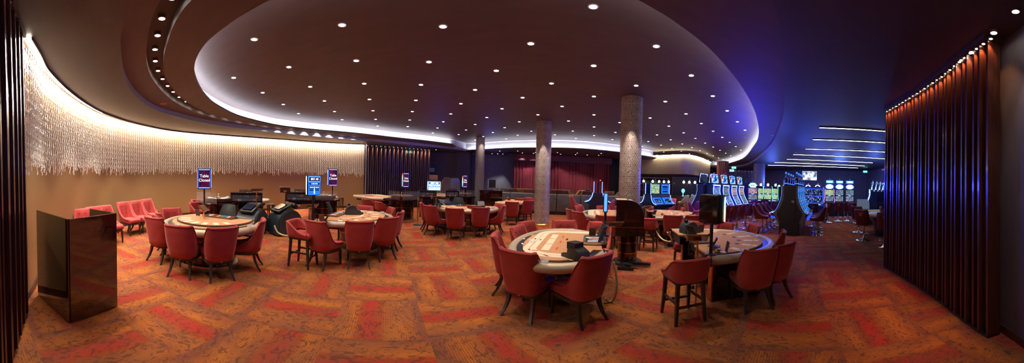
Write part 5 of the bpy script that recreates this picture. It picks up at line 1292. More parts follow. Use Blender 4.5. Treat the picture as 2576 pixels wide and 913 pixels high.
def clone_slots(fn,labels,locs,rz,*a,**k):
    out=[]
    for i,(l,p) in enumerate(zip(labels,locs)):
        if i==0: o=fn(l,p,rz,*a,**k); register(o); base=o
        else: o=copy_tree(base); o.location=(p[0],p[1],0); tag(o,l)
        out.append(o)
    return out
TOC=lambda p:Vector((-p[0],-p[1])).normalized()
# bank of four bright curved machines
f1=az(1802,11.6); f4=az(1864,14.2); dirn=(f4-f1).normalized(); nf=Vector((dirn.y,-dirn.x)); nf=nf if nf.dot(TOC(f1))>0 else -nf
nm4=['leftmost','second from the left','third from the left','rightmost']
for k,sc in enumerate(((S1,S1),(S1,S5),(S1,S2),(S5,S2))):
    p=f1+(f4-f1)*k/3; slot_curved(f'glowing blue slot machine with tilted topper, {nm4[k]} of the four',p,rot_to(nf),sc,group='bank of four glowing curved slot machines',w=.70)
bk=[f1-nf*.62-dirn*.25, f1-nf*.62+dirn*.62]
for k,p in enumerate(bk):
    slot_curved('curved slot machine seen from behind with glowing topper outline, '+('left one' if k==0 else 'right one, half hidden'),p,rot_to(-nf),(S1,S1),group='slot machines seen from behind',w=.70)
p=az(1894,16.2); slot_upright('tall slot machine with glowing hexagonal sign right of the four blue machines',p,rot_to(TOC(p)),(S5,S2),'hex',w=.66,H=1.70,edge=None)
p=az(1880,17.0); slot_upright('dark slot machine turned sideways between the four blue ones and the hexagon sign one',p,rot_to((.7,-.7)),(S4,S4),'none',w=.6,H=1.95)
for k,(x,d,l) in enumerate(((1914,17.6,'left one, cut by the hexagon sign machine'),(1932,17.2,'middle one, fully visible'),(1951,17.4,'right one'))):
    p=az(x,d); slot_upright('green outlined slot machine, '+l,p,rot_to(TOC(p))+(.0 if k==1 else -.5),(S3,S3),'plain',w=.62,H=1.82,edge=E_green,group='green outlined slot machines')
for k,(x,l) in enumerate(((1960,'left one'),(1971,'right one'))):
    p=az(x,18.2+k*.3); slot_upright('slot machine with red and white screens left of the bottle toppers, '+l,p,rot_to(TOC(p)),(S4 if k else S2,S2),'plain',w=.5,H=1.75,edge=E_amber if not k else None,group='red screened slot machines')
# double bank with bottle toppers
O=(at(1957,590,0)+at(2012,596,0))/2; u=Vector((.94,.34)).normalized(); v=Vector((-u.y,u.x))
ob=O+u*.36
nmb=['nearest','second','third','farthest']
slots_l=clone_slots(slot_bottle,[f'dark slot machine with black bottle topper, left side of the double bank, {q_}' for q_ in nmb],[ob+v*.22+u*.68*k for k in range(4)],rot_to(v))
slots_r=clone_slots(slot_bottle,[f'dark slot machine with black bottle topper, right aisle side of the double bank, {q_}' for q_ in nmb],[ob-v*.22+u*.68*k for k in range(4)],rot_to(-v))
mb=MB(); e=O+u*.02; 
mb.box((0,0,1.02),(.03,.40,1.45)); mb.box((-.01,0,.24),(.05,.62,.46)); o=mb.build('end_panel',mat('matt_black_panel',(.010,.010,.012),.55),None,(O.x+u.x*.03,O.y+u.y*.03,0),math.atan2(u.y,u.x)); tag(o,'black end panel closing the near end of the bottle topper slot bank','panel')
mb=MB(); mb.box((0,0,.0),(.004,.10,.07)); tag(mb.build('notice_plate',mat('beige_plate',(.35,.25,.22),.5),None,(O.x+u.x*.012+v.x*-.12,O.y+u.y*.012-v.y*.12,1.22),math.atan2(u.y,u.x)),'small beige notice plate on the black end panel of the slot bank','notice')
# blue boxed machines beyond
for k,(x,d) in enumerate(((2033,14.15),(2057,13.9))):
    p=az(x,d); slot_upright('boxy slot machine framed in blue light, '+('left one, partly hidden' if k==0 else 'right one at the aisle'),p,rot_to((-.95,-.30)),(S4,S4),'bluebox',w=.66,H=1.78,side=M_slotb,group='boxy blue framed slot machines')
p=az(2066,13.9); mb=MB(); mb.box((0,0,.24),(.55,.75,.48)); tag(mb.build('machine_plinth',M_lacq,None,(p.x,p.y,0),.3),'dark wooden plinth at the aisle end of the boxy blue machines','plinth')
for k,(x,d) in enumerate(((2087,16.3),(2112,16.5),(2138,16.6))):
    p=az(x,d); slot_upright(f'slot machine with oval white sign and blue top sign, {["left","middle","right"][k]} one against the far wall',p,rot_to(TOC(p)),(S5,S3 if k==0 else S5),'oval',w=.62,group='three slot machines with oval signs',edge=E_violet if k==0 else None)
q0=az(2190,12.6); q1=az(2222,14.2)
for k in range(5):
    p=q0+(q1-q0).normalized()*.50*k; slot_curved(f'slim curved slot machine with small topper by the far right wall, {["leftmost","second","third","fourth","rightmost"][k]} of five',p,rot_to((-(q1-q0).y,(q1-q0).x))+.5,(S1,S4),w=.46,H=1.62,group='five slim curved slot machines',edge=E_bw if k<3 else E_violet)
# slanted terminal
p=az(2172,12.2); t=thing('touch_terminal','slanted white topped touch terminal left of the slim curved machines','game terminal',(p.x,p.y,0),rot_to((-.9,-.2)))
mb=MB(); mb.vprism([(-.35,.1),(.35,.1),(.40,.80),(-.30,1.22),(-.35,1.2)],-.3,.3); mb.build('body',M_slotk,t,ang=30); mb=MB(); mb.box((0,.055,1.02),(.58,.80,.02),rx=R(-31)); mb.build('glass_top',emat('terminal_glow',(.4,.5,.75),.22),t)
# round electronic table
ec=az(2238,9.7); t=thing('electronic_table','electronic gaming table with thick cream rail at the fin screen end','gaming table',(ec.x,ec.y,0),.2)
mb=MB(); mb.lathe([(.55,.0),(.62,.5),(.88,.72),(.88,.78)],(0,0,0),28); mb.build('body',M_slotk,t); mb=MB(); pts=[(1.0*math.cos(2*PI*k/24),1.0*math.sin(2*PI*k/24),.80) for k in range(25)]; mb.tube(pts,.085,10); mb.build('padded_rail',mat('cream_leather',(.62,.54,.38),.4),t,ang=60)
mb=MB(); mb.lathe([(.93,.79),(.93,.82),(.001,.83)],(0,0,0),28); mb.build('table_top',M_slotk,t)
mb=MB()
for k in range(7): a=2*PI*k/7+.2; mb.box((.62*math.cos(a),.62*math.sin(a),.835),(.30,.42,.012),rz=a)
mb.build('player_screen',S5,t)
# two seat consoles
def console(label,c,rz,seats=2,both=True):
    t=thing('game_console',label,'game terminal',(c[0],c[1],0),rz)
    W=.62*seats
    half=[(0,0),(.42,0),(.42,.66),(.52,.72),(.52,.78)]+[(.24+.20*math.cos(R(a)),.98-.18*math.sin(R(a))) for a in (70,50,30,10)][::1]
    prof=[(0,0),(.40,0),(.40,.70),(.62,.76),(.62,.80),(.42,.83),(.32,.92),(.25,1.05),(.22,1.22),(0,1.22)]
    if both: prof=prof+[(-a,b) for a,b in prof[::-1] if a>0]
    else: prof=prof+[(-.2,1.22),(-.2,0)]
    mb=MB(); mb.vprism(prof,-W/2,W/2); mb.build('cabinet',mat('console_navy',(.012,.018,.05),.35,coat=.3),t,ang=30)
    for sd in ((1,-1) if both else (1,)):
        for k in range(seats):
            x=-W/2+.62*(k+.5)
            mb=MB(); mb.box((x,sd*.16,1.50),(.56,.05,.50)); b=mb.build('display',M_slotb,t); mb=MB(); mb.box((x,sd*.188,1.50),(.48,.004,.42)); mb.build('display_screen',S3 if (k==1 and sd==1) else E_bluescr,b)
            if not(k==1 and sd==1):
                mb=MB()
                for zz,hh in ((1.60,.09),(1.50,.05),(1.38,.09)): mb.rbox((x,sd*.191,zz),(.36,hh,.003),.015,rx=PI/2)
                mb.build('panel',E_navy,b)
            mb=MB(); mb.box((x,sd*.375,.955),(.52,.36,.02),rx=-sd*R(52)); c_=mb.build('touch_screen',E_bluescr,t)
            mb=MB(); mb.box((x,sd*.385,.968),(.36,.22,.004),rx=-sd*R(52)); mb.build('touch_panel',S4,c_)
            mb=MB(); mb.box((x,sd*.57,.815),(.5,.12,.012)); mb.build('ledge',M_steel,t)
        for s in (-1,1):
            mb=MB(); mb.tube([(s*(W/2+.004),sd*a,b) for a,b in ((.60,.80),(.44,.845),(.34,.93),(.27,1.06),(.24,1.22))],.014,6); mb.cyl((s*(W/2-.02),sd*.19,1.25),(s*(W/2-.02),sd*.19,1.75),.014,n=6); mb.build('edge_light',E_bw,t)
    mb=MB(); mb.cyl((0,0,1.22),(0,0,1.72),.03,n=8); mb.build('mast',M_black,t)
    mb=MB(); mb.lathe([(.03,0),(.03,.04),(.001,.05)],(0,.1,1.80),10); mb.build('beacon',emat('beacon_red',(1,.08,.05),3),t)
    return t
p=az(1655,12.2); console('blue two seat game console with lit displays in front of the bar',p,rot_to(TOC(p))+.75)
p=az(1505,12.2); console('blue game console seen from the side before the lounge sofa',p,rot_to(TOC(p))+PI/2,seats=1)
# ---------------------------------------------------------------- casino chairs
gs='burgundy casino chairs with gold monogram'
def sc(px,py,d,label,zt=1.06,back=.28,grp=gs,proto=None):
    p=at(px,py,zt) if not isinstance(py,tuple) else az(px,py[0]); d=Vector(d).normalized(); o=p+d*back; return place(proto or SLC,label,(o.x,o.y),rot_to(d),grp,'casino chair')
BC='burgundy casino chair with gold monogram '
for (x,y,l) in ((1834,515,'in front of the four blue machines, leftmost'),(1852,514,'in front of the four blue machines, second'),(1872,512,'in front of the four blue machines, third'),(1892,510,'in front of the four blue machines, rightmost')): sc(x,y,(-.35,.94),BC+l)
sc(1899,504,(.6,.8),BC+'at the slot machine with the hexagonal sign',)
for (x,y,l) in ((1924,500,'before the green outlined machines, left'),(1951,506,'before the green outlined machines, right')): sc(x,y,(.7,.7),BC+l)
for k,(x,y) in enumerate(((1922,517),(1935,516),(1945,513),(1954,511))): 
    b=ob+v*1.05+u*.68*k; place(SLC,BC+f'on the left of the bottle topper bank, {nmb[k]}',(b.x,b.y),rot_to(-v+u*.25),gs,'casino chair')
for k in range(4):
    b=ob-v*.95+u*.68*k; place(SLC,BC+f'on the aisle side of the bottle topper bank, {nmb[k]}',(b.x,b.y),rot_to(v+u*.05),gs,'casino chair')
sc(2046,511,(.95,.3),BC+'facing the boxy blue machine, back to the viewer')
for (x,y,l) in ((2084,508,'left'),(2110,507,'middle'),(2134,507,'right')): sc(x,y,(.93,.36),BC+'in front of the oval sign machines, '+l)
for (x,y,l,d) in ((2145,509,'farthest of three left of the electronic table',(.9,-.1)),(2155,518,'middle one of three left of the electronic table',(.9,-.1)),(2167,526,'nearest of three left of the electronic table',(.98,-.1)),(2219,519,'behind the electronic table',(.1,-.9)),(2226,533,'in front of the electronic table beside the fin screen',(.95,.1)),(2170,503,'far away behind the slanted terminal, left',(.9,.3)),(2181,504,'far away behind the slanted terminal, right',(.9,.3))): sc(x,y,d,BC+l)
M_pink=mat('rose_velvet',(.55,.09,.12),.6,sheen=.3); M_vio=mat('violet_lit_velvet',(.20,.02,.22),.5,sheen=.4)  # the second velvet has the violet light by the bar put into its colour
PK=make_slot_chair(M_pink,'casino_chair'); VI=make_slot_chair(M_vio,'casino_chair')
sc(1692,499,(-.8,-.2),'rose casino chair with tall back beside the blue console, right one',grp='rose casino chairs',proto=PK)
sc(1678,498,(-.8,-.1),'rose casino chair with tall back beside the blue console, left one',grp='rose casino chairs',proto=PK)
sc(1438,492,(.9,.1),'red casino chair in front of the grey sofa, left of the side-on console',grp='rose casino chairs',proto=PK)
sc(1545,518,(-.6,.6),'rose casino chair showing only its seat beside the patterned column',grp='rose casino chairs',proto=PK,zt=.8)
sc(1735,507,(.77,-.45),'violet lit casino chair with tall back in front of the bar, left one',grp='violet lit casino chairs',proto=VI)
sc(1760,505,(-.2,.9),'violet lit casino chair beside the black display, right one',grp='violet lit casino chairs',proto=VI)
# ---------------------------------------------------------------- bar
M_bulk=mat('bar_bulkhead_wallcovering',(.38,.31,.22),.5,.1,streak=(4,.12,(10,10,1)))
bp=[at(1560,395,3.72),at(1600,392,3.72),at(1650,391,3.72),at(1695,389,3.72),at(1730,389,3.72),at(1760,396,3.72),at(1787,408,3.72)]
bp=[Vector(p) for p in ((8.0,15.4),(8.65,14.7),(9.2,13.9),(9.9,13.0),(10.8,12.45),(12.0,12.6),(13.0,13.4),(13.6,14.6))] if BULK_FIX else bp
bc=catmull(bp,6)
mb=MB(); z0,z1=2.45,3.66; inn=offset(bc,-.25,False)
strip(mb,bc,z0,bc,z1,closed=False); strip(mb,inn,z0,inn,z1,closed=False); strip(mb,bc,z0,inn,z0,closed=False); strip(mb,bc,z1,inn,z1,closed=False); mb.quad((*bc[-1],z0),(*inn[-1],z0),(*inn[-1],z1),(*bc[-1],z1)); mb.quad((*bc[0],z0),(*inn[0],z0),(*inn[0],z1),(*bc[0],z1))
tag(mb.build('bar_bulkhead',M_bulk),'curved beige bulkhead hanging over the bar with a glowing top edge','bulkhead',kind='structure')
mb=MB(); a_=offset(bc,.03,False); b_=offset(bc,.06,False); strip(mb,a_,z1+.03,b_,z1+.03,closed=False); tag(mb.build('led_strip',emat('bulkhead_led',(1,.86,.6),220)),'warm LED strip on the top edge of the bar bulkhead','led strip light')
mb=MB(); a2=offset(bc,-.05,False); b2=offset(bc,.09,False); strip(mb,a2,z1+.05,b2,z1+.05,closed=False); tag(mb.build('trim_bulkhead_cap',M_edge),kind='structure')
# counter
cb=offset(bc,-.1,False)[2:-2]; ci=offset(cb,-.6,False)
mb=MB(); strip(mb,cb,0,cb,1.10,closed=False); strip(mb,ci,0,ci,1.10,closed=False); mb.quad((*cb[-1],0),(*ci[-1],0),(*ci[-1],1.1),(*cb[-1],1.1)); mb.quad((*cb[0],0),(*ci[0],0),(*ci[0],1.1),(*cb[0],1.1))
t=thing('bar_counter','dark curved bar counter with fluted brown front under the bulkhead','bar counter',(0,0,0)); mb.build('front',mat('bar_front_wood',(.10,.045,.03),.4,streak=(9,.4,(20,20,1))),t)
mb=MB(); ct=offset(cb,.06,False); cu=offset(ci,-.04,False); strip(mb,ct,1.10,ct,1.15,closed=False); strip(mb,cu,1.10,cu,1.15,closed=False); strip(mb,ct,1.15,cu,1.15,closed=False); strip(mb,ct,1.10,cu,1.10,closed=False); mb.build('worktop',M_slotk,t)
# back bar shelves
p=az(1634,17.6); t=thing('back_bar_shelf','lit metal shelf unit full of bottles behind the bar, left','shelf',(p.x,p.y,0),fc(p)); W=2.5
mb=MB()
for z in (1.35,1.75,2.18): mb.box((0,0,z),(W,.30,.03))
for x in (-W/2,-W/6,W/6,W/2): mb.box((x,0,1.3),(.04,.30,1.8))
mb.build('frame',mat('bronze_frame',(.25,.17,.10),.3,.8),t); mb=MB(); mb.box((0,.17,1.2),(W+.1,.03,2.0)); mb.build('back_panel',mat('smoked_mirror',(.03,.03,.035),.1,.9),t)
M_bot=[mat('bottle_%s'%n,c,.12,coat=.8) for n,c in zip(('amber','green','clear','dark'),((.25,.10,.02),(.03,.12,.05),(.5,.5,.5),(.03,.02,.02)))]
rnd=random.Random(5); protos=[]
for m in M_bot:
    mb=MB(); mb.lathe([(.001,0),(.036,0),(.038,.02),(.038,.18),(.03,.21),(.013,.235),(.012,.29),(.015,.292),(.015,.31),(.001,.31)],(0,0,0),10); protos.append(mb.build('bottle',m))
used=set()
for r_,z in enumerate((1.366,1.766)):
    for k in range(20):
        x=-W/2+.12+(W-.24)*k/19; i=rnd.randrange(4); q_=Vector((x*math.cos(fc(p))-.0,x*math.sin(fc(p)))); y=-.03
        loc=(p.x+x*math.cos(fc(p))-y*math.sin(fc(p)),p.y+x*math.sin(fc(p))+y*math.cos(fc(p)),z)
        if i in used: o=protos[i].copy(); COL.objects.link(o)
        else: o=protos[i]; used.add(i)
        o.location=loc; tag(o,('amber','green','clear','dark')[i]+' bottle standing on the shelf behind the bar, '+('lower shelf' if r_==0 else 'upper shelf'),'bottle','bottles behind the bar, '+('lower shelf ' if r_==0 else 'upper shelf ')+('amber','green','clear','dark')[i])
for i in range(4):
    if i not in used: bpy.data.objects.remove(protos[i])
p=az(1722,17.2); t=thing('back_bar_cabinet','black framed display cabinet behind the bar, right','cabinet',(p.x,p.y,0),fc(p)); mb=MB(); mb.box((0,.1,1.3),(1.6,.06,1.9)); mb.build('back_panel',M_slotk,t); mb=MB()
for x in (-.8,.8): mb.box((x,0,1.3),(.06,.30,1.95))
for z in (.4,2.25): mb.box((0,0,z),(1.66,.30,.05))
mb.build('frame',M_edge,t)
# pendants
E_bulb=emat('pendant_bulb',(1,.88,.62),14); pn=None
for k,x in enumerate((1619,1642,1658,1670,1682,1720,1734,1748)):
    p=az(x,13.9 if x<1700 else 13.2)
    if pn is None:
        pn=thing('pendant_lamp','x','pendant lamp'); mb=MB(); mb.cyl((0,0,.12),(0,0,.56),.003,n=6); mb.build('cable',M_black,pn); mb=MB(); mb.cyl((0,0,.07),(0,0,.13),.018,n=10); mb.build('socket',M_brass,pn); mb=MB(); mb.lathe([(.001,-.06),(.045,-.04),(.06,0),(.045,.045),(.02,.07)],(0,0,0),14); mb.build('bulb',E_bulb,pn)
    o=place(pn,'bare glowing bulb pendant hanging over the bar, '+['leftmost','second from the left','third from the left','fourth from the left','fifth from the left','third from the right','second from the right','rightmost'][k],(p.x,p.y,1.87),0,'bulb pendants over the bar','pendant lamp')
# bar stools cream
def cream():
    t=thing('counter_stool','x','bar stool')
    def hf(d):
        return 1.02 if d<.08 else max(.74,1.02-(d-.08)*1.3)
    mb=MB(); shell(mb,.19,.21,.36,.66,1.02,.72,.03,.04,hfun=hf); mb.build('backrest',M_cream,t,ang=60); mb=MB(); mb.rbox((0,0,.70),(.35,.38,.08),.03); mb.build('seat',M_cream,t,ang=60)
    for sx in (-1,1):
        for sy in (-1,1): mb=MB(); mb.leg([(sx*.12,sy*.12,.67),(sx*.18,sy*.18,0)],[.026,.02]); mb.build('leg',M_brass,t)
    return t
M_cream=mat('cream_leather_seat',(.50,.42,.30),.5); CR=cream()
for (x,l) in ((1718,'left'),(1734,'middle'),(1748,'right')):
    p=az(x,13.0); place(CR,f'cream bar stool with curved back at the bar counter, {l} of three',(p.x,p.y),rot_to((-.6,.8)),'cream bar stools','bar stool').scale=(1.05,1.05,1.2)
p=az(1719,13.0); mb=MB(); mb.lathe([(.05,0),(.05,.02),(.015,.03),(.015,.16),(.07,.21),(.09,.28),(.07,.35),(.001,.38)],(0,0,0),18); tag(mb.build('beer_tap_globe',emat('tap_glow',(.15,.75,1),2.6),None,(p.x,p.y,1.16)),'glowing cyan globe on the bar counter under the pendants','lamp')
for x,l in ((1742,'left'),(1752,'right')):
    p=az(x,12.8); tablet(p.x,p.y,1.155,fc(p,.5),'small blue till screen on the bar counter, '+l,emat('till_screen',(.05,.35,.6),1.0))
# dark red fluted pillar and far exit signs
p=az(1817,19.0); mb=MB(); prof=[]
for k in range(72): a=2*PI*k/72; r_=.42+.03*math.cos(a*18); prof.append((r_*math.cos(a),r_*math.sin(a)))
mb.prism(prof,0,3.6); tag(mb.build('fluted_pillar',mat('oxblood_wood',(.13,.025,.015),.4),None,(p.x,p.y,0)),'dark red fluted pillar between the bar and the slot room','pillar')
E_exit=emat('exit_green',(.05,.85,.60),2.2)
def exit_sign(p,z,rz,label,w=.34):
    t=thing('exit_sign',label,'exit sign',(p[0],p[1],z),rz); mb=MB(); mb.box((0,0,0),(w,.05,.17)); b=mb.build('housing',M_white,t); mb=MB(); mb.box((0,-.027,0),(w-.02,.004,.15)); mb.build('lit_panel',E_exit,b)
    mb=MB(); mb.box((.06,-.031,0),(.09,.003,.03)); mb.add([(.10,-.032,-.045),(.10,-.032,.045),(.15,-.032,0)],[(0,1,2)]); mb.box((-.08,-.031,.0),(.05,.003,.10)); mb.build('pictogram',E_wh,b); return t
p=az(1027,14.9); exit_sign(p,3.18,fc(p),'green exit sign glowing behind the bronze fin screen',.5)
p=az(1840,17.8); exit_sign(p,2.85,fc(p),'green exit sign in the far corridor, lower one')
p=az(1845,18.6); exit_sign(p,3.12,fc(p),'green exit sign in the far corridor, upper one')
p=az(2176,20.6); exit_sign(p,3.18,fc(p),'green exit sign near the corner of the slot machine room')
# television
p=az(2036,20.2); t=thing('television','wall television showing a bright blue and white picture above the bottle toppers','television',(p.x,p.y,2.75),fc(p)); mb=MB(); mb.box((0,0,0),(1.20,.06,.76)); b=mb.build('casing',M_black,t); mb=MB(); mb.box((0,-.032,0),(1.14,.004,.70)); mb.build('screen',screen_mat('tv_picture',[(.05,.15,.45),(.35,.45,.7),(.85,.85,.95),(.6,.62,.8)],3.5,1.5,9,False),b); mb=MB(); mb.box((0,.5,.2),(.05,1.0,.05)); mb.build('bracket',M_black,t)
# hanging tilted sign by the fin screen
p=az(2231,9.0); t=thing('hanging_monitor','tilted blue monitor with cream top hanging beside the fin screen end','monitor',(p.x,p.y,2.1),fc(p,-.9)); mb=MB(); mb.box((0,0,0),(.30,.06,.55),ry=R(0),rx=R(12)); b=mb.build('casing',M_slotb,t); mb=MB(); mb.box((0,-.02,.30),(.34,.16,.05)); mb.build('top_cap',mat('cream_leather',(.62,.54,.38),.4),t); mb=MB(); mb.cyl((0,0,.30),(0,0,1.30),.015); mb.build('drop_rod',M_black,t)
# corridor fins far away
fin_screen('row of dark far fins with amber lamps in the corridor beyond the bar',[az(1848,19.3),az(1900,19.8)],14,.15,.05,M_fin_mid,z1=2.95,lampE=E_fin,every=2,side=1)
# ---------------------------------------------------------------- lounge
def drape(label,a,b,z0,z1,m,amp=.07,n=260,name='stage_curtain'):
    mb=MB(); d=(b-a); L_=d.length; d.normalize(); nn=Vector((d.y,-d.x)); rnd=random.Random(2); ph=0; pts=[]
    for k in range(n+1):
        ph+=.55+.5*rnd.random(); off=amp*math.sin(ph)*(.6+.4*math.sin(k*.13)); pts.append(a+d*(L_*k/n)+nn*off)
    rings=[[(p.x-a.x,p.y-a.y,z) for p in pts] for z in (z0,(z0+z1)/2,z1)]
    mb.loft(rings,0,closed=False); o=mb.build(name,m,None,(a.x,a.y,0),ang=75); return tag(o,label,'curtain')
M_drape=mat('wine_velvet_drape',(.20,.020,.035),.75,sheen=.25)
drape('wide wine red pleated stage curtain at the back of the lounge',Vector((.12,16.6)),Vector((6.6,16.5)),.05,3.02,M_drape)
t=thing('curtain_pelmet','dark wine pelmet with lit scallops above the stage curtain','pelmet',(3.3,16.35,0)); mb=MB(); mb.box((0,0,3.22),(6.7,.06,.40)); mb.build('valance',mat('wine_pelmet',(.16,.02,.03),.6),t); mb=MB(); mb.box((0,.05,3.02),(6.7,.2,.05)); mb.build('rail',M_black,t)
pr=None
for k,x in enumerate((1282,1312,1340,1408,1446,1475,1504)):
    p=az(x,16.05)
    if pr is None: mb=MB(); mb.lathe([(.05,0),(.05,-.01),(.036,-.012)],(0,0,0),14,0,caps=False); mb.lathe([(.036,-.011),(.001,-.011)],(0,0,0),14,1,caps=False); pr=mb.build('ceiling_downlight',[M_trim,E_dl]); o=pr
    else: o=pr.copy(); COL.objects.link(o)
    o.location=(p.x,p.y,ZP); tag(o,'small ceiling spotlight in front of the wine red stage curtain','ceiling light','spotlights before the stage curtain')
    spot((p.x,p.y,ZP-.02),40,(1,.80,.74),78,.4,.02,'curtain_lamp',aim=(p.x,p.y+.45,0))
for k,x in enumerate((1236,1250,1263)):
    p=az(x,17.0); o=pr.copy(); COL.objects.link(o); o.location=(p.x,p.y,ZP); tag(o,'small ceiling spotlight washing the blue grey lounge wall','ceiling light','spotlights on the lounge wall'); spot((p.x,p.y,ZP-.02),(30,60,110)[k],(.95,.95,1),42,.4,.02,'wall_lamp',aim=(p.x,p.y+.35,0))
p=az(1095,15.6); o=pr.copy(); COL.objects.link(o); o.location=(p.x,p.y,ZP); tag(o,'small ceiling spotlight lighting the grey wall right of the bronze fins','ceiling light'); spot((p.x,p.y,ZP-.02),90,(1,.95,.85),60,.2,.02,'wall_lamp',aim=(p.x-.2,p.y+.5,0))
# sofa in sections
sa,sb=at(1228,530,0),at(1640,546,0)
M_sofa=mat('grey_velvet_sofa',(.12,.115,.115),.6,sheen=.2,noise=(3,.2))
nS=7
for k in range(nS):
    a=sa.lerp(sb,k/nS); b=sa.lerp(sb,(k+1)/nS); d=b-a; m_=(a+b)/2; nrm=Vector((-d.y,d.x)).normalized(); ctr=m_+nrm*.40
    t=thing('sofa',f'grey velvet banquette section before the stage curtain, {["leftmost","second","third","fourth","fifth","sixth","rightmost"][k]} of seven from the left','sofa',(ctr.x,ctr.y,0),math.atan2(d.y,d.x),'grey banquette sections')
    w=d.length-.03
    mb=MB(); mb.rbox((0,-.26,.60),(w,.22,.92),.05); mb.build('backrest',M_sofa,t,ang=60); mb=MB(); mb.rbox((0,.12,.34),(w,.62,.22),.05); mb.build('seat',M_sofa,t,ang=60); mb=MB(); mb.box((0,.0,.07),(w-.06,.66,.14)); mb.build('plinth',M_black,t)
def lounge_chair(m):
    t=thing('lounge_chair','x','armchair'); mb=MB()
    def hf(d): return 1.24 if d<.1 else max(.72,1.24-(d-.1)*1.2)
    shell(mb,.26,.30,.46,.38,1.24,.6,.06,.07,hfun=hf); mb.build('backrest',m,t,ang=60); mb=MB(); mb.rbox((0,.02,.42),(.46,.46,.14),.05); mb.build('seat',m,t,ang=60)
    for sx in (-1,1):
        for sy in (-1,1): mb=MB(); mb.leg([(sx*.17,sy*.17,.36),(sx*.2,sy*.2,0)],[.04,.025]); mb.build('leg',M_darkwood,t)
    return t
lc_h=1
L1=lounge_chair(mat('mustard_velvet',(.34,.15,.03),.7)); L2=lounge_chair(mat('rust_leather',(.16,.05,.02),.5)); L3=lounge_chair(mat('olive_grey_fabric',(.12,.10,.07),.7))
lc=[(1258,L3,'olive grey lounge armchair at the left end of the sofa, front one',(-.5,-.5)),(1243,L3,'olive grey lounge armchair at the left end, leftmost',(-.3,-.8)),(1284,L3,'olive grey lounge armchair left of the rust ones',(.8,.1)),(1296,L2,'rust lounge armchair behind the sofa, leftmost rust one',(.5,.7)),(1313,L1,'mustard lounge armchair behind the sofa, left of the patterned column',(-.1,.9)),(1333,L2,'rust lounge armchair just left of the patterned column',(.1,1)),(1383,L1,'mustard round armchair just right of the patterned column',(-.6,.3)),(1391,L2,'rust lounge armchair just right of the patterned column',(.2,1)),(1410,L1,'mustard lounge armchair behind the sofa, centre right',(.05,1)),(1413,L2,'rust lounge armchair in front of the mustard one, centre right',(0,1)),(1430,L2,'rust lounge armchair right of the pair behind the sofa',(.4,1)),(1443,L1,'mustard lounge armchair seen side on, left one of two',(.9,-.3)),(1456,L1,'mustard lounge armchair seen side on, right one of two',(-.9,-.3)),(1476,L2,'rust lounge armchair beside the seated person',(0,1)),(1533,L2,'rust lounge armchair right of the side-on console',(.3,1)),(1549,L3,'olive grey lounge armchair beside the nearest patterned column',(-.8,.2))]
for i,(x,pr_,l,d) in enumerate(lc):
    p=az(x,15.2 if (i%2==0) else 14.9); place(pr_,l,(p.x,p.y),rot_to(d),'lounge armchairs behind the grey sofa','armchair')
for (x,d) in ((1255,15.4),(1300,15.0),(1345,15.5),(1400,15.2),(1450,15.2),(1510,15.0),(1560,14.6)):
    p=az(x,d); o=pr.copy(); COL.objects.link(o); o.location=(p.x,p.y,ZP); tag(o,'small ceiling spotlight over the lounge armchairs','ceiling light','spotlights over the lounge'); spot((p.x,p.y,ZP-.02),45,(1,.85,.7),80,.5,.02,'lounge_lamp')
# far lounge wall bits
p=az(1086,16.35); mb=MB(); mb.box((0,0,0),(.75,.03,.32)); tag(mb.build('wall_panel',mat('dusty_red_panel',(.16,.05,.045),.6),None,(p.x,p.y,1.75),fc(p)),'dusty red panel low on the grey wall behind the wide blue screen','wall panel')
p=az(1084,16.3); mb=MB(); 
for zz in (.06,-.07): mb.box((0,0,zz),(.40,.03,.10))
tag(mb.build('wall_sign',mat('dark_sign',(.01,.02,.03),.3),None,(p.x,p.y,2.23),fc(p)),'small dark double sign on the grey wall right of the bronze fins','sign')
for x,l in ((1196,'left'),(1284,'right')):
    p=az(x,15.9); mb=MB(); mb.rbox((0,0,0),(.45,.35,.30),.03); tag(mb.build('loudspeaker',M_black,None,(p.x,p.y,3.299),fc(p)),f'black loudspeaker under the lounge ceiling, {l} of the two','loudspeaker')
# big curved machine behind the middle tables
p=az(1168,11.9); t=thing('shuffling_station','grey rounded game terminal left of the plain column','game terminal',(*az(1133,14.6),0),fc(az(1133,13.4),.8))
mb=MB(); mb.vprism([(-.45,0),(.45,0),(.45,.8),(.30,1.62),(.1,1.74),(-.35,1.70),(-.45,1.5)],-.34,.34); mb.build('cabinet',mat('mauve_grey_plastic',(.12,.10,.13),.4),t,ang=30)
mb=MB()
for s in (-1,1): mb.tube([(s*.35,.44,.8),(s*.35,.33,1.45),(s*.35,.12,1.75),(s*.35,-.3,1.73)],.03,8)
mb.build('side_tube',M_steel,t); mb=MB(); mb.box((0,.375,1.3),(.5,.02,.5),rx=R(10)); mb.build('screen',S4,t)
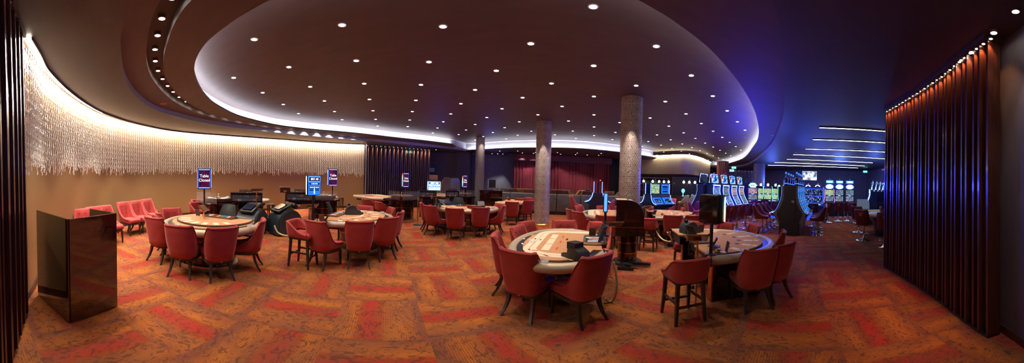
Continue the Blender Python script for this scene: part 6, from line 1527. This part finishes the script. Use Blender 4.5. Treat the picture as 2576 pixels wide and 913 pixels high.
# ---------------------------------------------------------------- person seated in the lounge
def person():
    p=az(1473,15.35); t=bpy.data.objects.new('person',None); 
    V=[];Ed=[];Rr=[]
    def add(pt,r,par=None):
        V.append(pt); Rr.append(r if isinstance(r,tuple) else (r,r))
        if par is not None: Ed.append((par,len(V)-1))
        return len(V)-1
    pel=add((0,0,.52),(.16,.12)); ab=add((0,.03,.68),(.15,.11),pel); ch=add((0,.10,.90),(.17,.115),ab); nk=add((0,.15,1.07),.055,ch); hd=add((0,.18,1.17),(.075,.085),nk); ht=add((0,.185,1.27),(.07,.085),hd)
    for s in (-1,1):
        sh=add((s*.17,.11,.99),.058,ch); el=add((s*.22,.26,.78),.044,sh); wr=add((s*.12,.46,.80),.03,el); hn=add((s*.09,.53,.80),(.038,.018),wr)
        for q_ in range(4): f1_=add((s*(.09-.022*(q_-1.5)),.585,.80),.009,hn); add((s*(.09-.022*(q_-1.5)),.62-.006*abs(q_-1.3),.788),.008,f1_)
        th_=add((s*.055,.55,.805),.010,hn); add((s*.035,.575,.80),.009,th_)
        hp=add((s*.10,.06,.50),.085,pel); kn=add((s*.13,.46,.50),.062,hp); an=add((s*.13,.48,.10),.04,kn); add((s*.13,.62,.045),(.04,.03),an)
    me=bpy.data.meshes.new('person'); me.from_pydata([Vector(v_) for v_ in V],Ed,[]); o=bpy.data.objects.new('person',me); COL.objects.link(o)
    sk=o.modifiers.new('s','SKIN'); 
    for i,rr in enumerate(Rr): me.skin_vertices[0].data[i].radius=rr
    me.skin_vertices[0].data[0].use_root=True
    ss=o.modifiers.new('ss','SUBSURF'); ss.levels=2; ss.render_levels=2
    dg=bpy.context.evaluated_depsgraph_get(); m2=bpy.data.meshes.new_from_object(o.evaluated_get(dg)); bpy.data.objects.remove(o)
    sk1=mat('skin',(.45,.24,.17),.55); cl=mat('dark_clothing',(.01,.02,.03),.8); m2.materials.clear(); m2.materials.append(cl); m2.materials.append(sk1)
    for f in m2.polygons:
        c=f.center; f.use_smooth=True
        f.material_index=1 if (c.z>1.06 or (c.y>.44 and c.z>.7)) else 0
    o=bpy.data.objects.new('person',m2); COL.objects.link(o); o.location=(p.x,p.y,0); o.rotation_euler=(0,0,rot_to((.85,-.25)))
    tag(o,'person with dark hair in dark clothes seated and leaning forward in the lounge','person')
    mb=MB(); mb.lathe([(.06,-.03),(.088,.0),(.094,.05),(.08,.10),(.04,.13),(.001,.135)],(0,.165,1.215),18); mb.build('hair',mat('dark_hair',(.012,.008,.006),.6),o)
    mb=MB(); mb.box((0,.275,1.20),(.022,.03,.04),taper=1.2); mb.build('nose',sk1,o); mb=MB(); mb.box((0,.262,1.155),(.05,.01,.012)); mb.build('mouth',mat('lips',(.30,.08,.07),.5),o)
    for s in (-1,1):
        mb=MB(); mb.lathe([(.001,-.008),(.010,0),(.001,.008)],(s*.032,.258,1.225),8); mb.build('eye',M_black,o)
        mb=MB(); mb.rbox((s*.088,.175,1.20),(.02,.03,.055),.008); mb.build('ear',sk1,o)
    return p
pp=person()
L4=place(L3,'olive grey lounge armchair under the seated person',(pp.x,pp.y),rot_to((.85,-.25)),'lounge armchairs behind the grey sofa','armchair')
# ---------------------------------------------------------------- added lights in and around the slot machine room
def point(loc,power,col,rad=.25,name='blue_glow_fill'):
    l=bpy.data.lights.new(name,'POINT'); l.energy=power; l.color=col; l.shadow_soft_size=rad; o=bpy.data.objects.new(name,l); COL.objects.link(o); o.location=loc
for (x,d,z,pw,col) in ((1868,12.0,1.9,BLU*1.5,(.03,.03,1.0)),(1905,9.5,1.9,BLU*.35,(.04,.05,1.0)),(1970,9.4,2.45,BLU*.10,(.06,.12,1.0)),(2020,12.0,2.3,BLU*.15,(.06,.12,1.0)),(2060,14.5,2.0,BLU*.3,(.08,.16,1.0)),(2112,17.6,2.2,BLU*.6,(.10,.22,1.0)),(2200,15.6,2.2,BLU*.4,(.10,.2,1.0)),(1940,18.6,2.2,BLU*.5,(.08,.16,1.0)),(2100,8.0,2.2,BLU*.02,(.08,.12,1.0)),(1100,12.5,2.4,BLU*.08,(.1,.1,1.0)),(1230,14.9,2.6,BLU*.10,(.06,.12,1.0))):  # unseen blue points added for machine glow and to lift the far walls
    p=az(x,d); point((p.x,p.y,z),pw,col)
p=az(1724,11.0); q_=at(1724,420,3.2); spot((p.x,p.y,2.6),40,(.25,.10,1),16,.5,.05,'violet_lamp',aim=(p.x*1.3,p.y*1.3,3.2))
p=az(1660,12.8); spot((p.x,p.y,2.1),BLU*.10,(.2,.1,1),120,.6,.1,'console_lamp',aim=(p.x+1,p.y+.8,4))
for (x,d) in ((1790,10.5),(1870,11.3),(2000,12.5),(2100,13.5),(2160,10.0),(1940,8.5)):  # downlights added to brighten the room and its far walls
    p=az(x,d); mb=MB(); mb.lathe([(.05,0),(.05,-.01),(.036,-.012)],(0,0,0),14,0,caps=False); mb.lathe([(.036,-.011),(.001,-.011)],(0,0,0),14,1,caps=False)
    o=mb.build('ceiling_downlight',[M_trim,mat('unlit_lens',(.3,.3,.3),.4)]); zz=ZD if inside(p,din) else ZP; o.location=(p.x,p.y,zz); tag(o,'small round downlight with unlit lens, added in the ceiling of the slot machine room','ceiling light','added downlights in the slot machine room')
    spot((p.x,p.y,zz-.02),30,(1,.8,.78),84,.6,.03)
# unseen spots added without fixtures to brighten the wall chairs
for (x,y) in ((-7.4,.9),(-6.4,.2),(-8.3,1.9),(-5.2,-.2),(-9.0,4.2),(-8.8,6.2),(-8.2,8.2),(-3.6,-.3)):
    mb=MB(); mb.lathe([(.05,0),(.05,-.01),(.036,-.012)],(0,0,0),14,0,caps=False); mb.lathe([(.036,-.011),(.001,-.011)],(0,0,0),14,1,caps=False)
    spot((x,y,ZP-.03),WCH,(1,.88,.76),62,.5,.03)
# ---------------------------------------------------------------- world, camera, colour
w=bpy.data.worlds.new('world'); SC.world=w; w.use_nodes=True; w.node_tree.nodes['Background'].inputs[0].default_value=(.5,.5,.6,1); w.node_tree.nodes['Background'].inputs[1].default_value=.0
cam=bpy.data.cameras.new('camera'); co=bpy.data.objects.new('camera',cam); COL.objects.link(co); SC.camera=co
cam.type='PANO'; cam.panorama_type='EQUIRECTANGULAR'; cam.clip_start=.05; cam.clip_end=200
hx=1288/F; cam.longitude_min=-hx; cam.longitude_max=hx; cam.latitude_max=YC/F; cam.latitude_min=-(913-YC)/F
co.location=(0,0,EYE)
# columns are the camera axes in the room: right, up, back
c_,s__=math.cos(PIT),math.sin(PIT); cr_,sr=math.cos(ROLL),math.sin(ROLL)
def unroll(X,Y,Z):
    Y,Z=Y*c_-Z*s__, Y*s__+Z*c_
    return Vector((X*cr_-Z*sr,Y,X*sr+Z*cr_))
rx_,fy_,uz_=unroll(1,0,0),unroll(0,1,0),unroll(0,0,1)
co.rotation_euler=Matrix((rx_,uz_,-fy_)).transposed().to_euler()
SC.view_settings.view_transform='Standard'; SC.view_settings.look='None'; SC.view_settings.gamma=1; SC.view_settings.use_curve_mapping=False; SC.view_settings.exposure=EXPO
SC.cycles.max_bounces=6; SC.cycles.diffuse_bounces=4; SC.cycles.glossy_bounces=3; SC.cycles.transmission_bounces=4; SC.cycles.transparent_max_bounces=12; SC.cycles.sample_clamp_indirect=4.0; SC.cycles.caustics_reflective=False; SC.cycles.caustics_refractive=False
SC.cycles.use_denoising=True; SC.cycles.use_adaptive_sampling=True; SC.cycles.adaptive_threshold=.02
